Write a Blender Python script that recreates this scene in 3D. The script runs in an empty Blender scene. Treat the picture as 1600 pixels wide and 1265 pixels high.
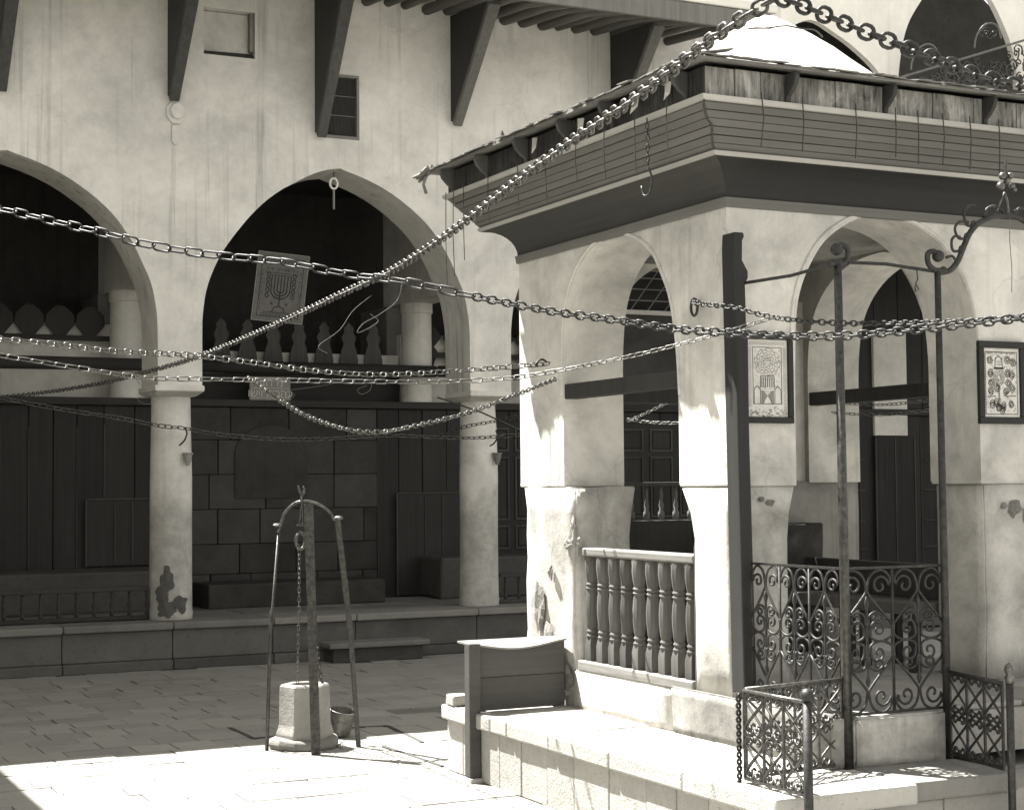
import bpy, bmesh, math, random
from mathutils import Vector, Matrix, Quaternion, noise
random.seed(7)
R = math.radians
scene = bpy.context.scene
COL = scene.collection

# ------------------------------------------------------------------ camera
YAW, PIT, ROL, EYE = 0.4565, 0.0472, -0.0087, 1.9
fwd = Vector((math.sin(YAW)*math.cos(PIT), math.cos(YAW)*math.cos(PIT), math.sin(PIT)))
rt = Vector((math.cos(YAW), -math.sin(YAW), 0)); upv = rt.cross(fwd)
r2 = rt*math.cos(ROL)+upv*math.sin(ROL); u2 = upv*math.cos(ROL)-rt*math.sin(ROL)
cd = bpy.data.cameras.new('camera'); cam = bpy.data.objects.new('camera', cd); COL.objects.link(cam)
cam.matrix_world = Matrix(((r2.x, u2.x, -fwd.x, 0), (r2.y, u2.y, -fwd.y, 0), (r2.z, u2.z, -fwd.z, EYE), (0, 0, 0, 1)))
cd.sensor_width = 36; cd.lens = 36*2600/1600; cd.clip_start = 0.05; cd.clip_end = 500
scene.camera = cam

# ------------------------------------------------------------------ sky, sun, exposure
SUN = Vector((-0.244, 0.427, 0.870)).normalized()
w = bpy.data.worlds.new('World'); scene.world = w; w.use_nodes = True
nt = w.node_tree; nt.nodes.clear()
sky = nt.nodes.new('ShaderNodeTexSky'); sky.sky_type = 'NISHITA'; sky.sun_disc = False
sky.sun_elevation = R(60.5); sky.sun_rotation = R(-29.7)
hs = nt.nodes.new('ShaderNodeHueSaturation'); hs.inputs['Saturation'].default_value = 0.0      # a monochrome photograph
tn = nt.nodes.new('ShaderNodeMixRGB'); tn.blend_type = 'MULTIPLY'; tn.inputs[0].default_value = 1; tn.inputs[2].default_value = (1, .984, .95, 1)
bg = nt.nodes.new('ShaderNodeBackground'); bg.inputs['Strength'].default_value = 0.06
wo = nt.nodes.new('ShaderNodeOutputWorld')
nt.links.new(sky.outputs[0], hs.inputs['Color']); nt.links.new(hs.outputs[0], tn.inputs[1])
nt.links.new(tn.outputs[0], bg.inputs['Color']); nt.links.new(bg.outputs[0], wo.inputs['Surface'])
sd = bpy.data.lights.new('sun', 'SUN'); sd.energy = 5.0; sd.angle = R(0.5); sd.color = (1, .977, .94)
so = bpy.data.objects.new('sun', sd); COL.objects.link(so)
so.rotation_euler = SUN.to_track_quat('Z', 'Y').to_euler(); so.location = (0, 0, 30)
vs = scene.view_settings; vs.view_transform = 'Standard'; vs.look = 'None'; vs.gamma = 1; vs.exposure = 2.4
vs.use_curve_mapping = False
scene.cycles.max_bounces = 8; scene.cycles.diffuse_bounces = 5

# ------------------------------------------------------------------ materials (monochrome, faintly warm)
def tint(v): return (v, v*0.974, v*0.893, 1)
class NT:
    def __init__(s, name):
        s.m = bpy.data.materials.new(name); s.m.use_nodes = True
        s.t = s.m.node_tree; s.b = s.t.nodes['Principled BSDF']
        s.co = s.n('ShaderNodeNewGeometry').outputs['Position']
    def n(s, k): return s.t.nodes.new(k)
    def l(s, a, b): s.t.links.new(a, b)
    def mapped(s, sc, src=None):
        m = s.n('ShaderNodeMapping'); m.inputs['Scale'].default_value = sc
        s.l(src or s.co, m.inputs['Vector']); return m.outputs[0]
    def noise(s, scale, detail=5, rough=.6, sc=None, dist=0):
        x = s.n('ShaderNodeTexNoise'); x.inputs['Scale'].default_value = scale; x.inputs['Detail'].default_value = detail
        x.inputs['Roughness'].default_value = rough; x.inputs['Distortion'].default_value = dist
        s.l(s.mapped(sc) if sc else s.co, x.inputs['Vector']); return x.outputs['Fac']
    def ramp(s, f, pts):
        r = s.n('ShaderNodeValToRGB'); e = r.color_ramp.elements
        while len(e) < len(pts): e.new(.5)
        for i, (p, v) in enumerate(pts): e[i].position = p; e[i].color = v if isinstance(v, tuple) else tint(v)
        s.l(f, r.inputs[0]); return r.outputs[0]
    def mix(s, f, a, b, mode='MIX'):
        m = s.n('ShaderNodeMixRGB'); m.blend_type = mode
        for i, x in enumerate((f, a, b)):
            if isinstance(x, (int, float)): m.inputs[i].default_value = x if i == 0 else tint(x)
            else: s.l(x, m.inputs[i])
        return m.outputs[0]
    def z(s):
        x = s.n('ShaderNodeSeparateXYZ'); s.l(s.co, x.inputs[0]); return x.outputs[2]
    def math(s, op, a, b):
        m = s.n('ShaderNodeMath'); m.operation = op
        for i, x in enumerate((a, b)):
            if isinstance(x, (int, float)): m.inputs[i].default_value = x
            else: s.l(x, m.inputs[i])
        return m.outputs[0]
    def bump(s, h, strength, dist=.01):
        b = s.n('ShaderNodeBump'); b.inputs['Strength'].default_value = strength; b.inputs['Distance'].default_value = dist
        s.l(h, b.inputs['Height']); s.l(b.outputs[0], s.b.inputs['Normal'])
    def done(s, c, rough=.8, metal=0, spec=.3):
        s.l(c, s.b.inputs['Base Color']); s.b.inputs['Roughness'].default_value = rough
        s.b.inputs['Metallic'].default_value = metal; s.b.inputs['Specular IOR Level'].default_value = spec
        return s.m
W1, K0 = (1, 1, 1, 1), (0, 0, 0, 1)
def plaster(name, lo, hi, streak=.35, stain=.3, scale=.9, damp=None, speck=.5, crack=0):
    s = NT(name)
    c = s.ramp(s.noise(scale, 7, .62, dist=.4), [(.30, lo), (.62, hi)])
    f = s.noise(7, 6, .7)
    c = s.mix(.22, c, s.ramp(f, [(.3, lo*.7), (.7, hi)]))
    if streak:                      # rain streaks, long in z
        st = s.ramp(s.noise(1, 5, .65, sc=(11, 11, .22)), [(.54, K0), (.66, W1)])
        st2 = s.ramp(s.noise(.7, 3, .5), [(.38, K0), (.58, W1)])
        c = s.mix(s.mix(1, st, st2, 'MULTIPLY'), c, s.mix(streak, c, lo*.45))
    if stain:                       # mottled grime
        g = s.ramp(s.noise(2.0, 9, .8, dist=.25), [(.50, K0), (.82, W1)])
        c = s.mix(s.mix(stain, K0[0], g), c, lo*.5)
    if speck:
        g = s.ramp(s.noise(60, 2, .5), [(.70, K0), (.76, W1)])
        g2 = s.ramp(s.noise(3, 3, .5), [(.5, K0), (.7, W1)])
        c = s.mix(s.mix(speck, K0[0], s.mix(1, g, g2, 'MULTIPLY')), c, lo*.35)
    if crack:                       # hairline cracks, here and there
        v = s.n('ShaderNodeTexVoronoi'); v.feature = 'DISTANCE_TO_EDGE'; v.inputs['Scale'].default_value = 1.1
        wv = s.n('ShaderNodeTexNoise'); wv.inputs['Scale'].default_value = 3; wv.inputs['Detail'].default_value = 6; s.l(s.co, wv.inputs['Vector'])
        av = s.n('ShaderNodeVectorMath'); av.operation = 'MULTIPLY_ADD'; av.inputs[1].default_value = (.5, .5, .5); s.l(wv.outputs['Color'], av.inputs[0]); s.l(s.co, av.inputs[2]); s.l(av.outputs[0], v.inputs['Vector'])
        ln = s.ramp(v.outputs['Distance'], [(0, W1), (.010, K0)]); mk = s.ramp(s.noise(.9, 3, .5), [(.50, K0), (.60, W1)])
        c = s.mix(s.mix(1, s.mix(1, ln, mk, 'MULTIPLY'), (crack and s.ramp(s.noise(1, 0, 0), [(0, (crack,)*3+(1,)), (1, (crack,)*3+(1,))])), 'MULTIPLY'), c, lo*.3)
    if damp:                        # rising damp: a stain with a ragged upper edge
        h = s.math('ADD', s.z(), s.math('MULTIPLY', s.noise(3, 6, .7), .9))
        g = s.ramp(s.math('SUBTRACT', damp+.45, h), [(0, K0), (.3, W1)])
        c = s.mix(s.mix(1, g, s.ramp(s.noise(4, 7, .75), [(.25, (.2, .2, .2, 1)), (.7, (.9, .9, .9, 1))]), 'MULTIPLY'), c, lo*.5)
    s.bump(s.math('ADD', s.math('MULTIPLY', s.noise(2.2, 5, .55), 2.2), s.noise(28, 5, .65)), .32, .012)
    return s.done(c, .92, 0, .15)
def stone(name, lo, hi, scale=3, bump=.7, pit=.5):
    s = NT(name)
    oi = s.n('ShaderNodeObjectInfo').outputs['Random']
    c = s.ramp(s.noise(scale, 8, .68), [(.28, lo), (.68, hi)])
    c = s.mix(.55, c, s.ramp(oi, [(0, lo), (1, hi)]))
    g = s.ramp(s.noise(22, 5, .75), [(.58, K0), (.72, W1)])
    c = s.mix(s.mix(pit, K0[0], g), c, lo*.45)
    s.bump(s.math('ADD', s.noise(9, 6, .7), s.math('MULTIPLY', s.noise(60, 3, .6), .5)), bump, .012)
    return s.done(c, .9, 0, .2)
def wood(name, lo, hi, axis='z', bump=.5, rough=.75, gr=26):
    s = NT(name)
    sc = {'x': (.6, gr, gr), 'y': (gr, .6, gr), 'z': (gr, gr, .6)}[axis]
    oi = s.n('ShaderNodeObjectInfo').outputs['Random']
    c = s.ramp(s.noise(1, 6, .65, sc=sc, dist=.3), [(.3, lo), (.68, hi)])
    c = s.mix(.35, c, s.ramp(s.noise(1.7, 6, .7), [(.35, lo*.7), (.7, hi)]))
    c = s.mix(.4, c, s.ramp(oi, [(0, lo), (1, hi)]))
    s.bump(s.noise(1, 6, .7, sc=sc), bump, .006)
    return s.done(c, rough, 0, .3)
def iron(name, lo, hi, rough=.45, metal=.75):
    s = NT(name)
    c = s.ramp(s.noise(35, 5, .7), [(.35, lo), (.7, hi)])
    s.bump(s.noise(70, 4, .7), .5, .003)
    return s.done(c, rough, metal, .5)

M = {}
M['wall'] = plaster('facade_whitewash', .50, .78, .65, .45, speck=.8, crack=.12)
M['hall'] = plaster('hall_whitewash', .70, .84, .3, .2)
M['pav'] = plaster('pavilion_plaster', .33, .66, .2, .42, 1.9, crack=.2)
M['pavlow'] = plaster('pavilion_worn_plaster', .24, .54, .3, .6, 2.6, speck=.9, crack=.3)
M['pavin'] = plaster('pavilion_inner_shade_plaster', .14, .30, .3, .4, 1.8)  # darker copy of the pavilion plaster, interior shade put into its colour
M['column'] = plaster('column_limewash', .46, .74, .15, .35, 2.0, damp=1.85, speck=.9)
M['pale'] = plaster('gallery_pale_plaster', .50, .74, .3, .4, 2)
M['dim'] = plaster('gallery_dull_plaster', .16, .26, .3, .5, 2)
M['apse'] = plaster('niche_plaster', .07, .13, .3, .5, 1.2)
M['deepshade'] = plaster('gallery_deepshade_plaster', .035, .06, .3, .5, 2)  # near-black tone paints in the deep shade of the gallery and dark openings
M['dome'] = plaster('dome_whitewash', .34, .58, .4, .4, 2)
M['paving'] = stone('paving_stone', .19, .29, 2.2, .6, .3)
M['ground'] = stone('ground_earth', .11, .16, 2, .6, .4)
M['step'] = stone('worn_step_stone', .12, .23, 3, .8, .5)
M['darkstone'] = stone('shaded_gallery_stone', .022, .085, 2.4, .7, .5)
M['boardw'] = wood('grained_cutout_board', .035, .10)
M['spall'] = stone('exposed_rough_render', .10, .30, 9, 1.0, .7)
M['porchw'] = plaster('stained_porch_plaster', .22, .52, .3, .8, 4, speck=.9)
M['dado'] = plaster('sooty_dado', .02, .07, .3, .6, 4)
M['apron'] = plaster('stained_apron_plaster', .08, .28, .2, .9, 4, speck=.8)
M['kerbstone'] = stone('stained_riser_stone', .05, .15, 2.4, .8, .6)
M['bench'] = stone('bench_limestone', .24, .44, 3, .8, .6)
M['porch'] = stone('porch_limestone', .15, .32, 3, .8, .6)
M['curb'] = stone('wellhead_marble', .11, .28, 4, .7, .45)
M['rubble'] = stone('rubble_core', .04, .14, 9, 1.0, .6)
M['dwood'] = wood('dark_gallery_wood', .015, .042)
M['dwoodx'] = wood('dark_gallery_beam_wood', .018, .045, 'x')
M['batten'] = wood('dark_wood_batten', .03, .10)
M['mwood'] = wood('cornice_board_y', .10, .165, 'y', .3)
M['mwoodx'] = wood('cornice_board_x', .095, .15, 'x', .3)
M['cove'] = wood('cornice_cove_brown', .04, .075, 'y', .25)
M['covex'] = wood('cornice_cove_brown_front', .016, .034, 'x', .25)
M['strip'] = wood('cornice_pale_moulding', .26, .46, 'y', .5)
M['stripx'] = wood('cornice_pale_moulding_front', .26, .46, 'x', .5)
def blotched(name, lo, hi):
    s = NT(name); c = s.ramp(s.noise(5, 8, .75, sc=(1, 1, .45), dist=.6), [(.38, lo), (.52, (lo+hi)*.35), (.66, hi)])
    c = s.mix(.45, c, s.ramp(s.noise(1, 6, .7, sc=(40, 40, 4)), [(.35, lo), (.7, hi)]))
    s.bump(s.noise(1, 6, .7, sc=(30, 30, 3)), .7, .006); return s.done(c, .85, 0, .2)
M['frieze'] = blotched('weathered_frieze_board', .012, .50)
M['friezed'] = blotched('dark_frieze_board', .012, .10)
M['shingle'] = wood('weathered_eave_shingle', .06, .24, 'x', .8)
M['strut'] = wood('grey_eave_timber', .08, .24)
M['strutd'] = wood('dark_strut_timber', .03, .12)
M['fin'] = wood('dark_eave_timber', .022, .055)
M['rafter'] = wood('rafter_pole', .10, .20, 'y')
M['oldwood'] = wood('weathered_rail_wood', .035, .15, 'z', .9, gr=18)
M['oldwoody'] = wood('weathered_rail_wood_long', .09, .30, 'y', .9, gr=18)
M['bin'] = wood('bin_plank_wood', .035, .085, 'x', .5)
M['binl'] = wood('bin_lid_wood', .16, .34, 'x', .5)
M['post'] = wood('dark_corner_post', .012, .03)
M['iron'] = iron('wrought_iron', .035, .10)
M['irond'] = iron('dark_wrought_iron', .02, .055, .55, .5)
M['chain'] = iron('chain_iron', .05, .19, .42, .75)
M['chaind'] = iron('dark_chain_iron', .018, .055, .5, .45)
M['wire'] = iron('old_wire', .03, .07, .6, .4)
def flat(name, v, rough=.85):
    s = NT(name); c = s.ramp(s.noise(14, 4, .6), [(.3, v*.85), (.7, v*1.12)]); return s.done(c, rough, 0, .2)
M['string'] = flat('pale_string', .16); M['ink'] = flat('printing_ink', .03); M['inkg'] = flat('grey_printing_ink', .22); M['inkl'] = flat('light_printing_ink', .30)
M['paper'] = flat('poster_paper', .58); M['oldpaper'] = flat('aged_poster_paper', .12); M['plaque'] = flat('painted_plaque', .24); M['plaqueink'] = flat('plaque_pale_paint', .50)
M['frame'] = flat('black_picture_frame', .022, .5); M['clay'] = flat('clay_lamp', .30); M['joint'] = flat('joint_shadow_mortar', .06)
M['bucket'] = iron('bucket_tin', .10, .22, .5, .6); M['matting'] = wood('reed_matting', .10, .25, 'x', 1); M['screen'] = plaster('gallery_grey_screen', .05, .09, .3, .4, 2); M['lattice'] = wood('lattice_lath', .20, .32, 'x')
M['cloth'] = flat('dull_divan_cloth', .075)

# ------------------------------------------------------------------ mesh helpers
class MB:
    def __init__(s): s.v = []; s.f = []
    def add(s, vs, fs):
        o = len(s.v); s.v += [tuple(v) for v in vs]; s.f += [tuple(i+o for i in f) for f in fs]; return s
    def hexa(s, p):   # 4 bottom then 4 top, both counter-clockwise from above
        return s.add(p, [(3, 2, 1, 0), (4, 5, 6, 7), (0, 1, 5, 4), (1, 2, 6, 5), (2, 3, 7, 6), (3, 0, 4, 7)])
    def box(s, x0, x1, y0, y1, z0, z1):
        return s.hexa([(x0, y0, z0), (x1, y0, z0), (x1, y1, z0), (x0, y1, z0), (x0, y0, z1), (x1, y0, z1), (x1, y1, z1), (x0, y1, z1)])
    def prism(s, poly, fn, d0, d1):   # polygon (u,v) extruded from d0 to d1; fn(u,v,d) -> point
        n = len(poly); a = [fn(u, v, d0) for u, v in poly]; b = [fn(u, v, d1) for u, v in poly]
        return s.add(a+b, [tuple(range(n-1, -1, -1)), tuple(range(n, 2*n))]+[(i, (i+1) % n, n+(i+1) % n, n+i) for i in range(n)])
    def tube(s, pts, r, n=6, closed=False, flatten=None):
        pts = [Vector(p) for p in pts]; N = len(pts); rs = r if isinstance(r, (list, tuple)) else [r]*N
        tg = []
        for i in range(N):
            a = pts[(i-1) % N] if (closed or i > 0) else pts[i]; b = pts[(i+1) % N] if (closed or i < N-1) else pts[i]
            t = b-a; tg.append(t.normalized() if t.length > 1e-9 else Vector((0, 0, 1)))
        ref = Vector((0, 0, 1)) if abs(tg[0].z) < .9 else Vector((1, 0, 0))
        nn = (ref-tg[0]*ref.dot(tg[0])).normalized(); vs = []
        for i in range(N):
            nn = (nn-tg[i]*nn.dot(tg[i])); nn = nn.normalized() if nn.length > 1e-6 else tg[i].orthogonal().normalized()
            bb = tg[i].cross(nn)
            for k in range(n):
                a = 2*math.pi*(k+.5)/n; vs.append(pts[i]+(nn*math.cos(a)+bb*math.sin(a))*rs[i])
        fs = [(i*n+k, i*n+(k+1) % n, ((i+1) % N)*n+(k+1) % n, ((i+1) % N)*n+k) for i in range(N if closed else N-1) for k in range(n)]
        if not closed: fs += [tuple(range(n-1, -1, -1)), tuple((N-1)*n+k for k in range(n))]
        return s.add(vs, fs)
    def lathe(s, prof, c=(0, 0, 0), n=16, cap=True, a0=0):   # prof: (r, z) going up
        vs = [(c[0]+r*math.cos(2*math.pi*k/n+a0), c[1]+r*math.sin(2*math.pi*k/n+a0), c[2]+z) for r, z in prof for k in range(n)]
        fs = [(i*n+k, i*n+(k+1) % n, (i+1)*n+(k+1) % n, (i+1)*n+k) for i in range(len(prof)-1) for k in range(n)]
        if cap: fs += [tuple(range(n-1, -1, -1)), tuple((len(prof)-1)*n+k for k in range(n))]
        return s.add(vs, fs)
    def ball(s, c, r, n=8):
        m = 6; return s.lathe([(max(r*math.sin(math.pi*i/m), r*.02), -r*math.cos(math.pi*i/m)) for i in range(m+1)], c, n)
    def jitter(s, amt, sc=3.0, seed=0):
        s.v = [tuple(Vector(v)+Vector(noise.noise_vector(Vector(v)*sc+Vector((seed, 0, 0))))*amt) for v in s.v]; return s
    def mesh(s, name, mat, smooth=False, weld=False):
        me = bpy.data.meshes.new(name); me.from_pydata(s.v, [], s.f)
        if weld:
            bm = bmesh.new(); bm.from_mesh(me); bmesh.ops.remove_doubles(bm, verts=bm.verts, dist=1e-4); bm.to_mesh(me); bm.free()
        bm = bmesh.new(); bm.from_mesh(me); bmesh.ops.recalc_face_normals(bm, faces=bm.faces); bm.to_mesh(me); bm.free()
        me.materials.append(mat)
        if smooth:
            for p in me.polygons: p.use_smooth = True
        me.update(); return me
def put(name, me, parent=None, loc=(0, 0, 0), rot=None):
    o = bpy.data.objects.new(name, me); COL.objects.link(o)
    if rot is not None: o.rotation_mode = 'QUATERNION'; o.rotation_quaternion = rot
    o.location = loc
    if parent: attach(o, parent)
    return o
def wloc(o):
    v = Vector((0, 0, 0))
    while o: v += o.location; o = o.parent
    return v
def attach(o, parent):      # parents are never rotated, so a child's location is simply relative
    o.location = Vector(o.location)-wloc(parent); o.parent = parent
def build(mb, name, mat, parent=None, smooth=False, bevel=0, weld=False, auto=False, seg=2):
    me = mb.mesh(name, mat, smooth or auto, weld)
    if auto: me.set_sharp_from_angle(angle=R(38)) if hasattr(me, 'set_sharp_from_angle') else None
    # keep the origin at the piece's own base centre
    xs = [v.co for v in me.vertices]
    c = Vector((sum(v.x for v in xs)/len(xs), sum(v.y for v in xs)/len(xs), min(v.z for v in xs)))
    me.transform(Matrix.Translation(-c))
    o = put(name, me, parent, c)
    if bevel:
        b = o.modifiers.new('bevel', 'BEVEL'); b.width = bevel; b.segments = seg; b.limit_method = 'ANGLE'; b.angle_limit = R(40)
    return o
def thing(name, label, cat, loc, group=None):
    o = bpy.data.objects.new(name, None); COL.objects.link(o); o.location = loc; o.empty_display_size = .1
    return tag(o, label, cat, group)
def tag(o, label, cat, group=None):
    o['label'] = label; o['category'] = cat
    if group: o['group'] = group
    return o
def kind(o, k='structure'): o['kind'] = k; return o
def smoothpath(pts, sub=6):
    P = [Vector(p) for p in pts]; out = []
    for i in range(len(P)-1):
        a = P[i-1] if i else P[i]*2-P[i+1]; b = P[i]; c = P[i+1]; d = P[i+2] if i+2 < len(P) else P[i+1]*2-P[i]
        for k in range(sub):
            t = k/sub
            out.append(.5*((2*b)+(c-a)*t+(2*a-5*b+4*c-d)*t*t+(3*b-a-3*c+d)*t**3))
    out.append(P[-1]); return out

def arch_panel(mb, prof, u0, u1, ztop, fn, thick):
    """wall bay with an opening: prof = (u,z) up the left jamb, over the apex, down the right jamb"""
    ia = max(range(len(prof)), key=lambda i: prof[i][1]); za = prof[ia][1]
    for d in (0, thick):
        L = prof[:ia+1]; Rr = prof[ia:]
        for P_, ue in ((L, u0), (Rr, u1)):
            for (a, b) in zip(P_[:-1], P_[1:]):
                if abs(a[1]-b[1]) < 1e-6: continue
                mb.add([fn(ue, a[1], d), fn(a[0], a[1], d), fn(b[0], b[1], d), fn(ue, b[1], d)], [(0, 1, 2, 3)])
        mb.add([fn(u0, za, d), fn(prof[ia][0], za, d), fn(u1, za, d), fn(u1, ztop, d), fn(u0, ztop, d)], [(0, 1, 2, 3, 4)])
    n = 6   # the intrados, in strips of depth
    for a, b in zip(prof[:-1], prof[1:]):
        mb.add([fn(a[0], a[1], 0), fn(b[0], b[1], 0), fn(b[0], b[1], thick), fn(a[0], a[1], thick)], [(0, 1, 2, 3)])
    zl, zr = prof[0][1], prof[-1][1]
    mb.add([fn(u0, zl, 0), fn(prof[0][0], zl, 0), fn(prof[0][0], zl, thick), fn(u0, zl, thick)], [(0, 1, 2, 3)])
    mb.add([fn(u1, zr, 0), fn(prof[-1][0], zr, 0), fn(prof[-1][0], zr, thick), fn(u1, zr, thick)], [(0, 1, 2, 3)])
    for ue, zb in ((u0, zl), (u1, zr)):
        mb.add([fn(ue, zb, 0), fn(ue, zb, thick), fn(ue, ztop, thick), fn(ue, ztop, 0)], [(0, 1, 2, 3)])
    mb.add([fn(u0, ztop, 0), fn(u1, ztop, 0), fn(u1, ztop, thick), fn(u0, ztop, thick)], [(0, 1, 2, 3)])
def dens(prof, n=4):
    p3 = smoothpath([(u, z, 0) for u, z in prof], n); return [(p.x, p.y) for p in p3]

# ================================================================== GROUND
g = MB(); g.add([(-400, -400, -.02), (400, -400, -.02), (400, 400, -.02), (-400, 400, -.02)], [(0, 1, 2, 3)])
ground = kind(build(g, 'ground', M['ground']))
pave = bpy.data.objects.new('pavement', None); COL.objects.link(pave); pave.location = (3, 11, 0); kind(pave)
tiles = []
y = 2.0
row = 0
while y < 17.2:
    h = random.choice((.26, .30, .34)); x = -1.5-random.random()*.4
    while x < 14:
        wd = random.choice((.36, .42, .48, .30))
        if not (x+wd > 4.5 and 6.6 < y+h < 17.3 and x > 5.2 and y < 13): tiles.append((x, min(x+wd, 14), y, y+h))
        x += wd
    y += h; row += 1
def cdist(t): return math.hypot((t[0]+t[1])/2, (t[2]+t[3])/2)
def infr(t):
    cx, cy = (t[0]+t[1])/2, (t[2]+t[3])/2
    q = Vector((cx, cy, -EYE)); d = q.dot(fwd)
    if d < .5: return False
    px = 800+2600*q.dot(r2)/d; py = 632-2600*q.dot(u2)/d
    return -40 < px < 1640 and 900 < py < 1300 and not (4.46 < cx < 9 and cy < 10.4)
vis = sorted([t for t in tiles if infr(t)], key=cdist)
first, rest = vis[:298], vis[298:]+[t for t in tiles if not infr(t)]
def tile(mb, t):
    x0, x1, y0, y1 = t; g_ = .0035; dz = random.uniform(-.004, .004); tl = random.uniform(-.003, .003)
    mb.hexa([(x0+g_, y0+g_, -.03), (x1-g_, y0+g_, -.03), (x1-g_, y1-g_, -.03), (x0+g_, y1-g_, -.03),
             (x0+g_, y0+g_, dz), (x1-g_, y0+g_, dz+tl), (x1-g_, y1-g_, dz+tl), (x0+g_, y1-g_, dz-tl)])
for t in first:
    mb = MB(); tile(mb, t); build(mb, 'paving_stone', M['paving'], pave, bevel=.004, seg=1)
mb = MB()
for t in rest: tile(mb, t)
o = build(mb, 'far_paving', M['paving'], pave); kind(o, 'stuff')
# thin iron-edged drain round the well
mb = MB()
for a, b in (((3.808, 12.83), (3.80, 12.20)), ((3.80, 12.20), (4.70, 12.36)), ((4.70, 12.36), (4.93, 12.31)), ((4.93, 12.31), (4.84, 11.40)), ((4.52, 11.37), (4.55, 10.38))):
    a, b = Vector(a), Vector(b); d = (b-a).normalized(); q = Vector((-d.y, d.x))*.014
    mb.hexa([(*(a-q), -.01), (*(b-q), -.01), (*(b+q), -.01), (*(a+q), -.01), (*(a-q), .006), (*(b-q), .006), (*(b+q), .008), (*(a+q), .008)])
kind(build(mb, 'drain_channel', M['joint']))

# ================================================================== ARCADED GALLERY (far side of the court)
YW = 17.35; TH = .70
arc = thing('arcade_building', 'long whitewashed building with pointed arches on columns behind the courtyard', 'building', (8, 17.35, 0))
A2 = [(4.844, 2.97), (4.844, 3.535), (4.851, 3.741), (4.886, 3.983), (4.956, 4.193), (5.069, 4.42), (5.239, 4.658), (5.44, 4.894), (5.658, 5.085), (5.915, 5.244), (6.175, 5.371), (6.40, 5.42), (6.46, 5.405), (6.751, 5.312), (7.044, 5.173), (7.341, 4.967), (7.546, 4.766), (7.72, 4.511), (7.807, 4.33), (7.91, 4.099), (7.964, 3.857), (7.987, 3.60), (7.99, 2.97)]
def shift(P_, dx, s=1.0): return [((u-6.417)*s+6.417+dx, z) for u, z in P_]
A1 = [(u, z if z < 3 else 3+(z-3)*.965) for u, z in shift(A2, -3.60, .985)]
bays = [(-.6, 4.60, A1), (4.60, 8.25, A2), (8.25, 11.90, shift(A2, 3.67)), (11.90, 15.55, shift(A2, 7.32)), (15.55, 19.2, shift(A2, 10.97))]
fx = lambda u, z, d: (u, YW+d, z)
mb = MB()
for u0, u1, pf in bays: arch_panel(mb, dens(pf, 3), u0, u1, 5.75, fx, TH)
# upper wall, with two window recesses left open
def wall_holes(mb, x0, x1, z0, z1, holes, y, depth):
    xs = sorted({x0, x1, *[h[0] for h in holes], *[h[1] for h in holes]}); zs = sorted({z0, z1, *[h[2] for h in holes], *[h[3] for h in holes]})
    for i in range(len(xs)-1):
        for j in range(len(zs)-1):
            cx, cz = (xs[i]+xs[i+1])/2, (zs[j]+zs[j+1])/2
            hit = next((h for h in holes if h[0] < cx < h[1] and h[2] < cz < h[3]), None)
            yy = y+(depth if hit else 0)
            mb.add([(xs[i], yy, zs[j]), (xs[i+1], yy, zs[j]), (xs[i+1], yy, zs[j+1]), (xs[i], yy, zs[j+1])], [(0, 1, 2, 3)])
    for h in holes:
        a, b, c, d = h
        for p, q in (((a, c), (b, c)), ((b, c), (b, d)), ((b, d), (a, d)), ((a, d), (a, c))):
            mb.add([(p[0], y, p[1]), (q[0], y, q[1]), (q[0], y+depth, q[1]), (p[0], y+depth, p[1])], [(0, 1, 2, 3)])
H1 = (4.86, 5.43, 6.55, 7.06); H2 = (6.19, 6.62, 5.78, 6.46)
wall_holes(mb, -.6, 12.4, 5.75, 8.3, [H1, H2], YW, .14)
mb.box(-.6, 12.4, YW+.2, YW+TH, 5.75, 8.3)
build(mb, 'wall', M['wall'], arc, weld=False)
# capitals (abacus blocks) and columns
colx = [1.02, 4.60, 8.25, 11.90, 15.55]
for i, cx in enumerate(colx):
    cz = [.02, .0, -.0, 0, 0][i]
    mb = MB(); prof = [(.232, .47), (.236, .56), (.228, .58), (.225, 1.2), (.222, 2.0), (.214, 2.55), (.206, 2.86), (.216, 2.88), (.235, 2.90)]
    mb.lathe(prof, (cx, YW+.36, 0), 28); mb.jitter(.012, 2.2, cx)
    c = build(mb, 'column', M['column'], arc, auto=True)
    mb = MB(); mb.add([], [])
    pw = .245
    mb.hexa([(cx-.215, YW+.145, 2.86), (cx+.215, YW+.145, 2.86), (cx+.215, YW+.575, 2.86), (cx-.215, YW+.575, 2.86),
             (cx-pw-.02, YW-.02, 2.905), (cx+pw+.02, YW-.02, 2.905), (cx+pw+.02, YW+TH+.02, 2.905), (cx-pw-.02, YW+TH+.02, 2.905)])
    mb.box(cx-pw-.022, cx+pw+.022, YW-.022, YW+TH+.022, 2.906, 2.972)
    build(mb, 'capital', M['column'], c, bevel=.015)
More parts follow.
